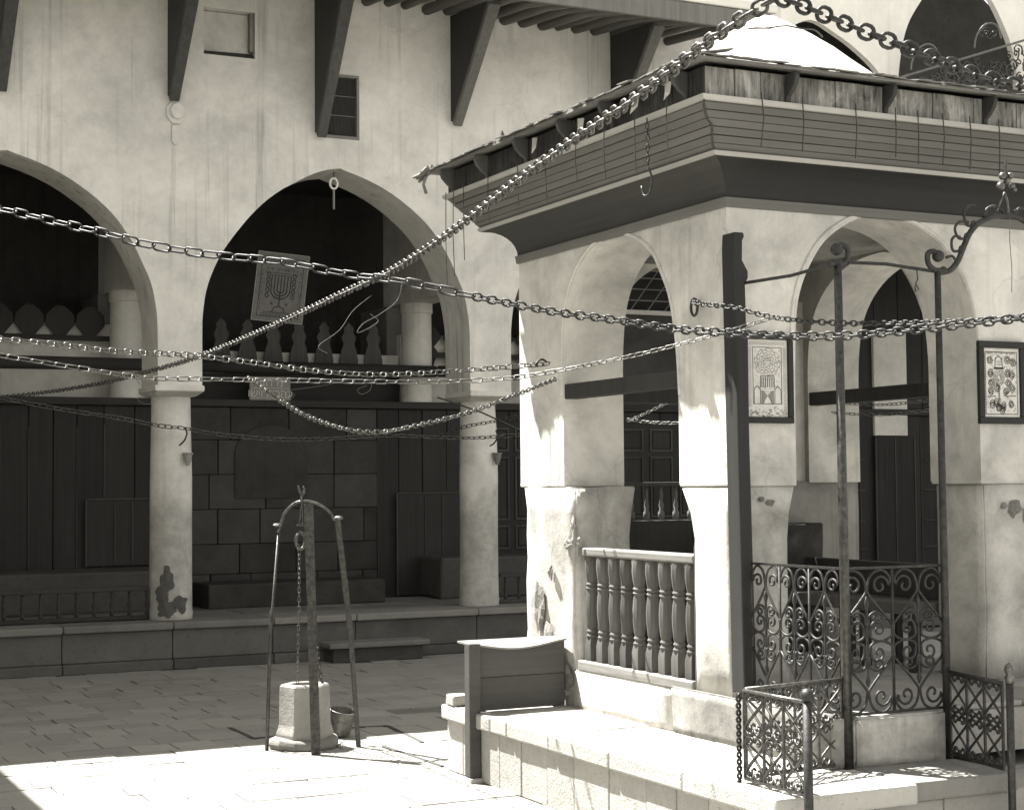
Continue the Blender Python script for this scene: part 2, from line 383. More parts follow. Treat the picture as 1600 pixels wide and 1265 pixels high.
# peeled patches on the first column
def patch(cx, cy, r, ang0, pts, name, mat, parent):
    mb = MB(); n = len(pts)
    vs = [(cx+(r+.004)*math.sin(ang0+u), cy-(r+.004)*math.cos(ang0+u), z) for u, z in pts]
    cu, cz = sum(p[0] for p in pts)/n, sum(p[1] for p in pts)/n
    vs.append((cx+(r+.012)*math.sin(ang0+cu), cy-(r+.012)*math.cos(ang0+cu), cz))
    mb.add(vs, [(i, (i+1) % n, n) for i in range(n)]); return build(mb, name, mat, parent)
first_col = [o for o in bpy.data.objects if o.name.startswith('column')][1]
def blob(cu, cz, ru, rz, sd, off):
    n = 26; rr = [1+.55*noise.noise(Vector((math.cos(2*math.pi*k/n)*1.6+sd, math.sin(2*math.pi*k/n)*1.6, sd)))+random.uniform(-.10, .10) for k in range(n)]
    return patch(4.60, YW+.36, .236+off, 0, [(cu+ru*rr[k]*math.cos(2*math.pi*k/n), max(.482, cz+rz*rr[k]*math.sin(2*math.pi*k/n))) for k in range(n)], 'exposed_patch', M['rubble'], first_col)
for a_ in ((-.42, .93, .30, .12, 1.3, 0), (-.62, .76, .36, .10, 4.1, .002), (-.45, .60, .45, .09, 7.7, .004), (.18, .66, .36, .085, 2.9, .006)): blob(*a_)

# carved roundel with its pendant
mb = MB()
mb.prism([(4.555+.115*math.cos(2*math.pi*k/8+.39), 5.88+.135*math.sin(2*math.pi*k/8+.39)) for k in range(8)], fx, -.03, .02)
mb.prism([(4.565+.08*math.cos(2*math.pi*k/12), 5.89+.09*math.sin(2*math.pi*k/12)) for k in range(12)], fx, -.06, -.028)
mb.prism([(4.505, 5.74), (4.505, 5.56), (4.55, 5.52), (4.59, 5.56), (4.59, 5.74)], fx, -.022, .02)
build(mb, 'roundel', M['wall'], arc, bevel=.012)
# blocked square window and grille window
w1 = build(MB().box(H1[0]+.005, H1[1]-.005, YW+.10, YW+.135, H1[2]+.005, H1[3]-.005), 'blocked_window', M['pav'], arc, bevel=.02)
mb = MB(); mb.hexa([(H1[0]+.003, YW+.01, H1[2]+.004), (H1[1]-.003, YW+.01, H1[2]+.004), (H1[1]-.003, YW+.099, H1[2]+.004), (H1[0]+.003, YW+.099, H1[2]+.004), (H1[0]+.003, YW+.012, H1[2]+.008), (H1[1]-.003, YW+.012, H1[2]+.008), (H1[1]-.003, YW+.099, H1[2]+.075), (H1[0]+.003, YW+.099, H1[2]+.06)]); build(mb, 'sill_shade', M['screen'], w1)  # dark strip painting the shade along the bottom of the recess
build(MB().box(H1[1]-.05, H1[1]-.004, YW+.02, YW+.098, H1[2]+.08, H1[3]-.006), 'jamb', M['dim'], w1)  # dull strip painting the shade on the right side of the recess
w2 = build(MB().box(H2[0]+.002, H2[1]-.002, YW+.10, YW+.136, H2[2]+.002, H2[3]-.002), 'window', M['deepshade'], arc)
mb = MB()
for k in range(1, 26):
    x = H2[0]+(H2[1]-H2[0])*k/26; mb.box(x-.0025, x+.0025, YW+.03, YW+.036, H2[2], H2[3])
for k in range(1, 40):
    z = H2[2]+(H2[3]-H2[2])*k/40; mb.box(H2[0], H2[1], YW+.037, YW+.042, z-.0022, z+.0022)
kind(build(mb, 'wire_mesh', M['screen'], w2), 'stuff')
fr = MB(); a, b, c, d = H2
for bx in ((a-.02, b+.02, c-.025, c+.01), (a-.02, b+.02, d-.01, d+.02), (a-.02, a+.012, c+.01, d-.01), (b-.012, b+.02, c+.01, d-.01)):
    fr.box(bx[0], bx[1], YW-.012, YW+.05, bx[2], bx[3])
build(fr, 'frame', M['dim'], w2, bevel=.004)
mb = MB()
for z in (6.02, 6.24): mb.box(a, b, YW+.02, YW+.029, z-.004, z+.004)
build(mb, 'crossbar', M['strut'], w2)
# old nail and spall by the pavilion eave
mb = MB(); mb.prism([(8.42, 6.02), (8.47, 5.93), (8.56, 5.86), (8.52, 5.80), (8.44, 5.82), (8.40, 5.92)], fx, -.012, .02)
build(mb, 'spalled_patch', M['rubble'], arc)

# eave: rafter poles, fascia, roof, struts with their dark fins
YE = 15.50; XE = 10.9
for k in range(46):
    x = -.4+k*.246+random.uniform(-.03, .03); r = random.uniform(.048, .066); z = 7.30+random.uniform(-.02, .02)
    mb = MB(); mb.tube([(x, YE+.03, z-.22), (x+.02, 16.3, z-.06), (x-.01, YW+.06, z+.05)], [r*.95, r, r*1.08], 8)
    build(mb, 'rafter_pole', M['rafter'], arc, smooth=True)
mb = MB(); mb.box(-.8, XE, YE-.05, YE, 6.98, 7.20); build(mb, 'fascia_board', M['strut'], arc, bevel=.01)
mb = MB(); mb.hexa([(-.8, YE-.06, 7.21), (XE+.1, YE-.06, 7.21), (XE+.1, YW, 7.45), (-.8, YW, 7.45), (-.8, YE-.06, 7.32), (XE+.1, YE-.06, 7.32), (XE+.1, YW, 7.55), (-.8, YW, 7.55)])
build(mb, 'eave_roof', M['hall'], arc, bevel=.02)
for i, (bx, bz) in enumerate(((1.15, 6.0), (2.72, 5.98), (4.50, 6.05), (6.15, 5.80), (7.80, 6.07), (9.92, 6.12), (11.6, 6.2))):
    mb = MB(); mb.prism([(YW, bz), (YW, 7.30), (YW-(.86 if i < 4 else 1.0), 7.22), (YW-.06, bz)], lambda u, v, d: (bx+d, u, v), -.035, .035)
    f = build(mb, 'bracket', M['fin'], arc, bevel=.008)
    a_, b_ = Vector((bx+.02, YW-.05, bz-.02)), Vector((bx+.05, YW-(.87 if i < 4 else 1.0), 7.22)); sx = Vector((.055, 0, 0)); dn = Vector((0, -.03, -.05))
    mb = MB(); mb.hexa([a_-sx+dn, a_+sx+dn, a_+sx-dn*.3, a_-sx-dn*.3, b_-sx*1.3+dn, b_+sx*1.3+dn, b_+sx*1.3-dn*.3, b_-sx*1.3-dn*.3])
    build(mb, 'strut', M['strutd'] if i < 4 else M['strut'], f, bevel=.01)

# gallery platform with stone kerb, riser blocks
plat = bpy.data.objects.new('gallery_platform', None); COL.objects.link(plat); plat.location = (6, 17.2, 0); kind(plat)
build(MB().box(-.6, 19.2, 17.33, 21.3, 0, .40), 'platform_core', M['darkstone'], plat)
x = -.6
while x < 14.5:
    L = random.uniform(.9, 1.5); mb = MB(); mb.box(x+.004, x+L-.004, 17.18, 17.9, .415, .49); mb.jitter(.006, 4, x)
    build(mb, 'kerb_slab', M['step'], plat, bevel=.014)
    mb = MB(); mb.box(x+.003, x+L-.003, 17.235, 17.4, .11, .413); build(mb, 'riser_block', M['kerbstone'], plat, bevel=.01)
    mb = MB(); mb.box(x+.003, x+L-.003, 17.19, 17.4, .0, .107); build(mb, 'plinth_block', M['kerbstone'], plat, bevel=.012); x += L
y = 17.905
for k in range(4):
    x = -.6+.2*(k % 2)
    while x < 14:
        L = random.uniform(.8, 1.2); mb = MB(); mb.box(x+.004, x+L-.004, y+.003, y+.72, .40, .478+random.uniform(-.003, .003)); build(mb, 'floor_slab', M['step'], plat, bevel=.008, seg=1); x += L
    y += .725
st = thing('gallery_step', 'low stone step in front of the gallery platform behind the well', 'step', (6.65, 16.95, 0))
build(MB().box(6.08, 7.24, 16.82, 17.18, .155, .215).jitter(.008, 3), 'tread', M['step'], st, bevel=.015)
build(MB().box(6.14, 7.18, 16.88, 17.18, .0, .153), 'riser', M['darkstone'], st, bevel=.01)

# gallery shell
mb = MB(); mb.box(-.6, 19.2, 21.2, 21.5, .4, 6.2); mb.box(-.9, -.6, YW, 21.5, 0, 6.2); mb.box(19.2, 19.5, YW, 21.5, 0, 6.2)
build(mb, 'gallery_shell', M['deepshade'], arc)
build(MB().box(-.9, 19.5, YW+TH+.002, 21.5, 5.80, 6.1), 'gallery_ceiling', M['deepshade'], arc)
YP = 19.66
# timber partition of planks with pale battens (left, right) and masonry (middle)
def planks(x0, x1, z0, z1, step):
    x = x0
    while x < x1-.02:
        ww = min(step*random.uniform(.8, 1.2), x1-x)
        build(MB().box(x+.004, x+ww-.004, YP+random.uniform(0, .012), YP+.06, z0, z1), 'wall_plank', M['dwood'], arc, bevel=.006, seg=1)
        if random.random() < .75: build(MB().box(x-.005, x+.005, YP-.010, YP+.004, z0+.05, z1-.05-random.random()*.3), 'batten', M['batten'], arc)
        x += ww
planks(-.6, 5.05, .48, 2.86, .33); planks(7.75, 13.5, .48, 2.86, .30); planks(13.5, 19, .48, 2.86, .42)
build(MB().box(-.6, 19, YP-.06, 20.25, 2.862, 2.952), 'ledge_beam', M['dwoodx'], arc, bevel=.01)
z = .48; r_ = 0
while z < 2.84:
    h = random.choice((.30, .36, .42)); h = min(h, 2.858-z); x = 5.06
    while x < 7.74:
        L = min(random.uniform(.5, .95), 7.745-x)
        if L < .2: L = 7.745-x
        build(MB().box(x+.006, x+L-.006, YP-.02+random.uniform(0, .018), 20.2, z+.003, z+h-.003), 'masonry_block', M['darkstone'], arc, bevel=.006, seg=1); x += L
    z += h
# small arched niche frame in the masonry
mb = MB(); n = 14
po = [(6.35+.46*math.cos(math.pi*k/n), 2.28+.36*math.sin(math.pi*k/n)) for k in range(n+1)]
mb.prism([(6.81, 1.75)]+po+[(5.89, 1.75)], lambda u, v, d: (u, YP+d, v), -.03, -.021); build(mb, 'niche', M['deepshade'], arc)
# low stone seat in the middle, divans at the sides
build(MB().box(5.35, 7.55, 18.9, YP-.03, .48, .76).jitter(.01, 2), 'stone_seat', M['darkstone'], arc, bevel=.02)
build(MB().box(-.4, 4.9, 18.95, YP-.03, .48, .95).jitter(.03, 1.5), 'divan', M['cloth'], arc, bevel=.03)
build(MB().box(8.3, 12.6, 18.95, YP-.03, .48, 1.0).jitter(.03, 1.5), 'divan', M['cloth'], arc, bevel=.03)
# panelled door right of the second column
def panel_door(x0, x1, z0, z1, y, name='door'):
    d = build(MB().box(x0, x1, y-.03, y, z0, z1), name, M['dwood'], arc, bevel=.005)
    ww = x1-x0
    for k in range(3):
        for (a, b) in ((.04, .22), (.26, .74), (.78, .96)):
            xa = x0+ww*(k+.12)/3; xb = x0+ww*(k+.88)/3; za, zb = z0+(z1-z0)*a, z0+(z1-z0)*b
            mb = MB(); t = .022
            for bx in ((xa, xb, za, za+t), (xa, xb, zb-t, zb), (xa, xa+t, za+t, zb-t), (xb-t, xb, za+t, zb-t)): mb.box(bx[0], bx[1], y-.05, y-.031, bx[2], bx[3])
            build(mb, 'panel_moulding', M['batten'], d)
            build(MB().box(xa+t*2, xb-t*2, y-.044, y-.031, za+t*2, zb-t*2), 'panel', M['dwood'], d, bevel=.006, seg=1)
    return d
panel_door(9.25, 10.35, .98, 2.70, YP-.02); 
for x0, x1, z0, z1 in ((8.0, 9.0, .5, 1.78), (4.1, 4.95, .98, 1.75)):
    d = build(MB().box(x0, x1, YP-.045, YP-.015, z0, z1), 'small_door', M['dwood'], arc, bevel=.005)
    for bx in ((x0, x1, z1, z1+.02), (x0-.012, x0, z0, z1), (x1, x1+.012, z0+.3, z1), (x0+(x1-x0)*.38, x0+(x1-x0)*.38+.012, z0+.05, z1-.02), (x0+(x1-x0)*.62, x0+(x1-x0)*.62+.012, z0+.05, z1-.02)):
        build(MB().box(bx[0], bx[1], YP-.058, YP-.044, bx[2], bx[3]), 'batten', M['batten'], d)


x = 13.42
while x < 18.9: build(MB().box(x+.004, x+.44, YP+.02, YP+.08, 2.955, 5.78), 'wall_plank', M['dwood'], arc, bevel=.006, seg=1); x += .445
build(MB().box(15.58, 16.19, YP-.045, YP+.015, 2.56, 4.10), 'pale_panel', M['pale'], arc, bevel=.01)
d = build(MB().box(15.56, 16.30, YP-.06, YP-.002, .5, 2.545), 'plank_door', M['dwood'], arc, bevel=.006)
for q in (15.56, 15.92, 16.28): build(MB().box(q, q+.018, YP-.075, YP-.061, .52, 2.52), 'batten', M['batten'], d)
for zz in (.9, 1.3, 1.75, 2.2):
    for q in (14.7, 16.5): build(MB().box(q, q+.7, YP-.02, YP-.004, zz, zz+.012), 'batten', M['batten'], arc)
panel_door(11.2, 12.6, .98, 2.7, YP-.02)
# pale wall band, log rail, inner columns and the cross walls they carry
for x0, x1 in ((-.6, 5.0), (8.25, 10.9)): build(MB().box(x0, x1, 20.1, 20.24, 2.953, 3.95 if x0 > 9 else 3.86), 'parapet', M['pale'], arc, bevel=.01)
build(MB().box(5.02, 8.23, 20.1, 20.24, 2.953, 3.58), 'parapet', M['pale'], arc, bevel=.01)
build(MB().box(5.03, 8.22, 20.06, 20.098, 2.953, 3.30), 'board', M['dwoodx'], arc)
for x0, x1 in ((-.6, 4.9), (4.94, 8.5), (8.54, 10.8)):
    mb = MB(); mb.tube([(x0, 19.52, 3.345), ((x0+x1)/2, 19.53, 3.335), (x1, 19.52, 3.34)], [.075, .085, .075], 10); build(mb, 'rail_log', M['dwoodx'], arc, smooth=True)
for cx in (1.02, 4.62, 8.38):
    mb = MB(); mb.lathe([(.21, 2.953), (.20, 3.0), (.198, 3.6), (.195, 4.10), (.212, 4.115), (.212, 4.236)], (cx, 19.86, 0), 20); build(mb, 'inner_column', M['pale'], arc, auto=True)
    build(MB().box(cx-.2, cx+.2, YW+TH+.003, 20.5, 4.238, 5.798), 'cross_wall', M['pale'], arc)
    build(MB().box(cx-.26, cx-.02, 20.245, 21.19, 2.96, 4.236), 'pilaster', M['dim'], arc)
# cut-out boards of the balustrade
def cutout(x, y, prof, name='cutout_board'):
    poly = [(x-hw, z) for hw, z in prof]+[(x+hw, z) for hw, z in reversed(prof)]
    mb = MB(); mb.prism(poly, lambda u, v, d: (u, y+d, v), 0, .025); return build(mb, name, M['dwood'], arc)
PR0 = [(.07, 3.705), (.172, 3.83), (.16, 3.95), (.05, 4.05)]
PR1 = [(.04, 3.42), (.085, 3.55), (.12, 3.63), (.06, 3.70), (.168, 3.83), (.10, 3.93), (.03, 4.0)]
for rng in ((-.4, 4.4), (8.62, 10.6)):
    x = rng[0]
    while x < rng[1]: cutout(x, 19.98, PR0 if rng[0] < 0 else PR1); x += .355
    build(MB().box(rng[0]-.2, rng[1]+.2, 19.95, 19.978, 3.555 if rng[0] > 0 else 3.64, 3.625 if rng[0] > 0 else 3.703), 'cross_rail', M['dwoodx'], arc)
PR2 = [(.125, 3.42), (.122, 3.50), (.10, 3.62), (.07, 3.70), (.10, 3.78), (.055, 3.86), (.07, 3.90), (.01, 3.97)]
x = 5.15
while x < 8.15: cutout(x, 19.98, PR2).data.materials[0] = M['boardw']; x += .335
# lattice screens high in the gallery
x0, x1 = 10.8, 13.4
sc_ = build(MB().box(x0, x1, YP+.02, YP+.08, 2.955, 4.19), 'gallery_screen', M['screen'], arc)
build(MB().box(x0, x1, YP-.02, YP+.06, 4.20, 4.262), 'lattice_sill', M['pale'], arc)
build(MB().box(x0, x1, YP+.3, YP+.34, 4.2, 5.78), 'dark_backing', M['deepshade'], arc)
for k in range(9): z = 4.40+k*.155; build(MB().box(x0, x1, YP+.02, YP+.03, z-.007, z+.007), 'lattice_lath', M['lattice'], arc)
for k in range(16):
    xa = x0-1.2+k*.27; mb = MB(); mb.tube([(max(xa, x0), YP+.015, 4.265+max(0, x0-xa)*1.25), (min(xa+1.1, x1), YP+.015, 4.265+1.25*(min(xa+1.1, x1)-xa))], .008, 4); build(mb, 'lattice_lath', M['lattice'], arc)
# low balustrades between the columns
BAL = MB(); BAL.lathe([(.02, 0), (.022, .03), (.012, .06), (.026, .11), (.012, .16), (.02, .2), (.014, .22), (.02, .25)], n=8); BALm = BAL.mesh('low_baluster', M['fin'], True)
for x0, x1 in ((1.3, 4.35), (8.5, 11.62)):
    b = build(MB().box(x0, x1, YW+.32, YW+.40, .80, .85), 'low_rail', M['fin'], arc, bevel=.008)
    build(MB().box(x0, x1, YW+.32, YW+.40, .495, .54), 'low_rail_foot', M['fin'], b, bevel=.008)
    n = int((x1-x0)/.17)
    for k in range(n): put('baluster', BALm, b, (x0+.09+k*(x1-x0-.1)/(n-1), YW+.36, .545))
# hooks and little cup lamps on the two near columns
for cx, hx in ((4.60, 4.66), (8.25, 8.32)):
    h = tag(build(MB().tube([(hx+.02, YW+.06, 2.52), (hx+.03, YW+.04, 2.46), (hx+.01, YW+.04, 2.40), (hx-.02, YW+.05, 2.36), (hx-.03, YW+.12, 2.34)], .009, 6), 'wall_hook', M['irond'], smooth=True),
            'iron hook on the white column %s' % ('behind the well frame, left' if cx < 5 else 'nearest the pavilion'), 'hook', 'hooks on the gallery columns')
    mb = MB(); mb.lathe([(.022, 0), (.026, .03), (.034, .04), (.045, .10), (.05, .12), (.058, .125), (.058, .14)], (hx+.06, YW+.115, 2.12), 12)
    tag(build(mb, 'cup_lamp', M['clay'] if cx < 5 else M['step'], auto=True), 'small %s cup lamp fixed to the %s white column' % (('pale', 'left') if cx < 5 else ('grey', 'middle')), 'lamp', 'cup lamps on the gallery columns')
lp = thing('arch_hook', 'iron ring with pale disc hanging from the top of the middle arch', 'hook', (6.38, 17.5, 5.3))
mb = MB(); mb.tube([(6.38, YW+.12, 5.40), (6.38, YW+.12, 5.33)], .006, 5); build(mb, 'ring', M['irond'], lp)
mb = MB(); mb.tube([(6.38+.045*math.cos(a*.52), YW+.12, 5.27+.06*math.sin(a*.52)) for a in range(12)], .013, 6, True); build(mb, 'disc', M['pale'], lp, smooth=True)
mb = MB(); mb.tube([(6.38, YW+.12, 5.21), (6.38, YW+.12, 4.98)], .012, 5); build(mb, 'tassel', M['dim'], lp)

# right hall with a tall niche, above the gallery roof
hall = thing('hall_wall', 'tall pale wall with a dark pointed niche rising behind the dome', 'building', (17, 19.2, 6.2))
NP = [(15.95, 6.9), (15.92, 7.6), (15.98, 8.15), (16.1, 8.6), (16.32, 8.98), (16.62, 9.25), (16.92, 9.42), (17.2, 9.32), (17.5, 9.1), (17.75, 8.8), (17.90, 8.4), (17.96, 7.9), (17.95, 6.9)]
NP = [(16.94+(u-16.94)*1.13, z+.12*(z > 9)) for u, z in NP]
mb = MB(); fh = lambda u, z, d: (u, 19.2+d, z)
SP = [(u+.48, z) for u, z in [(12.7, 6.9), (12.75, 7.4), (12.95, 7.9), (13.3, 8.25), (13.75, 8.48), (14.2, 8.33), (14.6, 8.12), (14.95, 7.85), (15.13, 7.5), (15.15, 6.9)]]
arch_panel(mb, dens(SP, 4), 12.3, 15.68, 12, fh, .1); arch_panel(mb, dens(NP, 4), 15.68, 26, 12, fh, .1); mb.box(-.6, 12.3, 19.2, 20, 6.25, 8.2)
mb.box(12.3, 26, 19.2, 20, 6.1, 6.9)
build(mb, 'wall', M['hall'], hall)
mb = MB(); nn = 20   # apse behind the big niche, drum and half dome
for j in range(9):
    pass
vs, fs = [], []; cx_, hw = 16.94, 1.16
rows = [(1.0, 6.9), (1.0, 7.9), (.97, 8.3), (.88, 8.7), (.70, 9.05), (.42, 9.3), (.05, 9.42)]
for rr, z in rows:
    for k in range(nn+1):
        a = math.pi*k/nn; vs.append((cx_-hw*rr*math.cos(a), 19.3+1.5*rr*math.sin(a), z))
for i in range(len(rows)-1):
    for k in range(nn): fs.append((i*(nn+1)+k, i*(nn+1)+k+1, (i+1)*(nn+1)+k+1, (i+1)*(nn+1)+k))
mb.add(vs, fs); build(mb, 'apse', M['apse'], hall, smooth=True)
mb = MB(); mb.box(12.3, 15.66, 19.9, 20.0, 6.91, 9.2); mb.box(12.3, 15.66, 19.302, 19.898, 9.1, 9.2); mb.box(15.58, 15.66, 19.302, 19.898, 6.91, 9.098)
build(mb, 'dark_recess', M['deepshade'], hall)
# scrolled stair railing in front of the niche
gr = thing('scroll_railing', 'iron scroll grille with sloping handrail in front of the dark niche', 'railing', (17, 18.9, 7.6))
mb = MB(); mb.tube([(15.6, 18.9, 7.72), (18.1, 18.9, 8.57)], .02, 6); build(mb, 'handrail', M['strut'], gr)
random.seed(11)
def spiral(c, r0, turns, a0, sgn, n=18):
    return [(c[0]+r0*(1-.85*k/n)*math.cos(a0+sgn*turns*2*math.pi*k/n), c[1]+r0*(1-.85*k/n)*math.sin(a0+sgn*turns*2*math.pi*k/n)) for k in range(n+1)]
for k in range(190):
    x = random.uniform(15.85, 18.05); zt = 7.72+(x-15.6)*.34; z = random.uniform(7.2, zt-.08)
    mb = MB(); mb.tube([(u, 18.9+random.uniform(-.01, .01), v) for u, v in spiral((x, z), random.uniform(.06, .10), 1.3, random.random()*6, random.choice((1, -1)), 12)], .012, 4); build(mb, 'scroll', M['iron'], gr)
for cx2, cz2 in ((16.05, 8.05), (17.25, 8.5)):
    mb = MB(); mb.tube([(cx2+.26*math.cos(math.pi*k/10), 18.9, cz2+.30*math.sin(math.pi*k/10)-.1+.1*math.cos(math.pi*k/10)) for k in range(11)], .016, 5); build(mb, 'arched_loop', M['strut'], gr)
    for q in range(4):
        mb = MB(); mb.tube([(u, 18.9, v) for u, v in spiral((cx2-.12+.08*q, cz2+.02+.05*(q % 2)), .07, 1.2, q, 1, 10)], .011, 4); build(mb, 'scroll', M['iron'], gr)

# left wing of the court (outside the picture, its shade falls on the pavement)
lw = tag(build(MB().box(-3, .12, 5.5, 17.0, 0, 6.3), 'side_wing', M['wall']), 'plain whitewashed wing along the left side of the court', 'building')

# ================================================================== PAVILION
X0, X1, Y0, Y1 = 5.195, 7.75, 7.82, 10.45
ZB, ZF, ZL, ZW = .437, .69, 1.89, 3.49
pav = thing('pavilion', 'square plastered pavilion with pointed arches, boarded cornice and white dome', 'pavilion', (6.45, 9.1, ZB))
LP = [(8.354, ZL), (8.354, 2.401), (8.37, 2.629), (8.401, 2.821), (8.461, 3.018), (8.553, 3.167), (8.647, 3.288), (8.79, 3.377), (8.969, 3.442), (9.10, 3.462), (9.323, 3.435), (9.497, 3.36), (9.632, 3.248), (9.725, 3.109), (9.774, 2.943), (9.797, 2.731), (9.80, 2.474), (9.80, ZL)]
RP = [(5.645, ZL), (5.645, 2.307), (5.651, 2.6), (5.66, 2.82), (5.691, 2.987), (5.761, 3.139), (5.864, 3.282), (6.004, 3.385), (6.144, 3.445), (6.30, 3.468), (6.428, 3.452), (6.572, 3.41), (6.716, 3.33), (6.836, 3.212), (6.922, 3.08), (6.978, 2.906), (7.006, 2.673), (7.008, 2.323), (7.008, ZL)]
mb = MB()
TK = .46
arch_panel(mb, dens(RP, 3), X0, X1, ZW, lambda u, z, d: (u, Y0+d, z), TK)
arch_panel(mb, dens(RP, 3), X0, X1, ZW, lambda u, z, d: (u, Y1-d, z), TK)
arch_panel(mb, dens(LP, 3), Y0+TK+.001, Y1-TK-.001, ZW, lambda u, z, d: (X0+d, u, z), TK)
arch_panel(mb, dens([(u+.14*max(0, (u-9.1)/.7), z) for u, z in LP], 3), Y0+TK+.001, Y1-TK-.001, ZW, lambda u, z, d: (X1-d, u, z), TK)
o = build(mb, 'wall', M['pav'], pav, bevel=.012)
o.data.materials.append(M['pavin'])      # inner faces coloured darker, to deepen the shade inside
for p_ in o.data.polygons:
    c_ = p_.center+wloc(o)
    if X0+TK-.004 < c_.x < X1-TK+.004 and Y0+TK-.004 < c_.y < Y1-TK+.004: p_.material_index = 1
# raised plaster bead round the two outer arches
def bead(prof, fn, r): mb = MB(); mb.tube([fn(u, z) for u, z in prof], r, 6); return build(mb, 'arch_moulding', M['pav'], pav, smooth=True)
bead(dens([(u+(.03 if u < 6.3 else -.0)*-1, z) for u, z in RP[1:-1]], 4), lambda u, z: (u+(.012 if u > 6.3 else -.0), Y0-.001, z+.012), .012)
bead(dens([(u-(.02 if u < 9.08 else -.02), z+.012) for u, z in LP[1:-1]], 4), lambda u, z: (X0-.001, u, z), .012)
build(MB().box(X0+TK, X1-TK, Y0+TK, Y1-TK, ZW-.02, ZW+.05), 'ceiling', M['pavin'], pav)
def worn(name, mat, x0, x1, y0, y1, z0, z1, amt=.02, sub=5, sc=3.2, parent=pav, bv=.008, sh=(0, 0)):
    bm = bmesh.new(); mb = MB().box(x0, x1, y0, y1, z0, z1)
    ym, xm = (y0+y1)/2, (x0+x1)/2
    vs = [bm.verts.new(v) for v in mb.v]; [bm.faces.new([vs[i] for i in f]) for f in mb.f]
    bmesh.ops.bevel(bm, geom=list(bm.edges), offset=bv, segments=2, affect='EDGES')
    bmesh.ops.subdivide_edges(bm, edges=list(bm.edges), cuts=sub, use_grid_fill=True)
    for v in bm.verts:
        t = (v.co.z-z0)/(z1-z0); am = amt*(1.25-t)
        k_ = max(0, (v.co.z-(z1-.38))/.38)**2.2     # the pier swells out to meet the arch above
        if v.co.y > ym: v.co.y += sh[1]*k_
        if v.co.x > xm: v.co.x += sh[0]*k_
        v.co += Vector(noise.noise_vector(v.co*sc))*am+Vector(noise.noise_vector(v.co*sc*3.7))*am*.4
    m2 = MB(); bm.verts.index_update(); m2.v = [tuple(v.co) for v in bm.verts]; m2.f = [tuple(v.index for v in f.verts) for f in bm.faces]; bm.free()
    return build(m2, name, mat, parent, smooth=True)
worn('pillar', M['pavlow'], X0+.004, 5.58, Y0+.006, 8.205, ZF, ZL-.014, .008, 7, sh=(.06, .14))
worn('pillar', M['pavlow'], X0+.002, 5.62, 9.66, 10.38, ZB-.02, ZL-.014, .04, 8, sh=(.05, .02))
worn('pillar', M['pavlow'], 7.03, X1-.006, Y0+.008, 8.26, ZF, ZL-.014, .012)
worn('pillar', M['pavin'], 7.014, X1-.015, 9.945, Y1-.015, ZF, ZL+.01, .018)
# plaster lip where the arch walls end on the pillars
for bx in ((X0-.003, 5.648, Y0-.003, 8.352), (7.004, X1+.003, Y0-.003, 8.27), (X0-.003, 5.655, 9.796, Y1+.003)):
    mb = MB().box(bx[0], bx[1], bx[2], bx[3], ZL-.016, ZL+.010); mb.jitter(.003, 5); build(mb, 'pillar_lip', M['pav'], pav, bevel=.008)
# broken plaster showing rubble on the piers
def spall(cx, cz, rx, rz, fn, n=16, sd=0):
    mb = MB(); rr = [1+.45*noise.noise(Vector((math.cos(2*math.pi*k/n)*1.5+sd, math.sin(2*math.pi*k/n)*1.5, sd*3.1)))+random.uniform(-.12, .12) for k in range(n)]
    a = [(cx+rx*rr[k]*math.cos(2*math.pi*k/n), cz+rz*rr[k]*math.sin(2*math.pi*k/n)) for k in range(n)]
    b = [(cx+rx*.6*rr[k]*math.cos(2*math.pi*k/n), cz+rz*.6*rr[k]*math.sin(2*math.pi*k/n)) for k in range(n)]
    mb.add([fn(u, v, .001) for u, v in a]+[fn(u, v, -.006-.01*random.random()) for u, v in b]+[fn(cx, cz, -.004)], [(k, (k+1) % n, n+(k+1) % n, n+k) for k in range(n)]+[(n+k, n+(k+1) % n, 2*n) for k in range(n)])
    return build(mb, 'spalled_patch', M['spall'], pav)
fl = lambda u, v, d: (X0-.012+d, u, v); ff = lambda u, v, d: (u, Y0-.002+d, v)
for a_ in ((9.66, 1.58, .035, .10), (9.73, 1.50, .05, .04), (9.98, 1.30, .025, .05), (10.16, 1.05, .07, .16), (10.02, .80, .08, .16), (9.80, .62, .12, .09), (9.58, 1.52, .02, .03)): spall(*a_[:2], *a_[2:], fl, sd=a_[0])
for a_ in ((7.26, 1.72, .05, .05), (7.37, 1.68, .04, .05), (7.18, 1.74, .025, .02), (5.46, 1.78, .03, .018), (5.40, 1.80, .02, .015)): spall(*a_[:2], *a_[2:], ff, sd=a_[0])
# plinth, floor and porch
build(MB().box(X0+.012, X1, 6.98, Y1-.1, ZB, ZF-.03), 'plinth', M['porch'], pav)
x = X0+.10
while x < X1-.2:
    y = 7.02
    ww = min(.42, X1-.1-x)
    while y < Y1-.2:
        L = min(random.uniform(.5, .8), Y1-.15-y); build(MB().box(x+.003, x+ww-.003, y+.003, y+L-.003, ZF-.028, ZF+random.uniform(-.002, .002)), 'floor_slab', M['porch'], pav, bevel=.005, seg=1); y += L
    x += ww
worn('sill_wall', M['pav'], X0-.004, X0+.16, 8.44, 9.70, ZB-.01, ZF-.008, .012, bv=.008)
worn('apron', M['apron'], X0-.016, X0+.13, 6.93, 8.46, ZB-.01, ZF+.012, .010, bv=.010)
worn('porch_wall', M['porchw'], X0+.14, 5.93, 6.92, 7.06, ZB-.01, ZF-.004, .012, bv=.010)
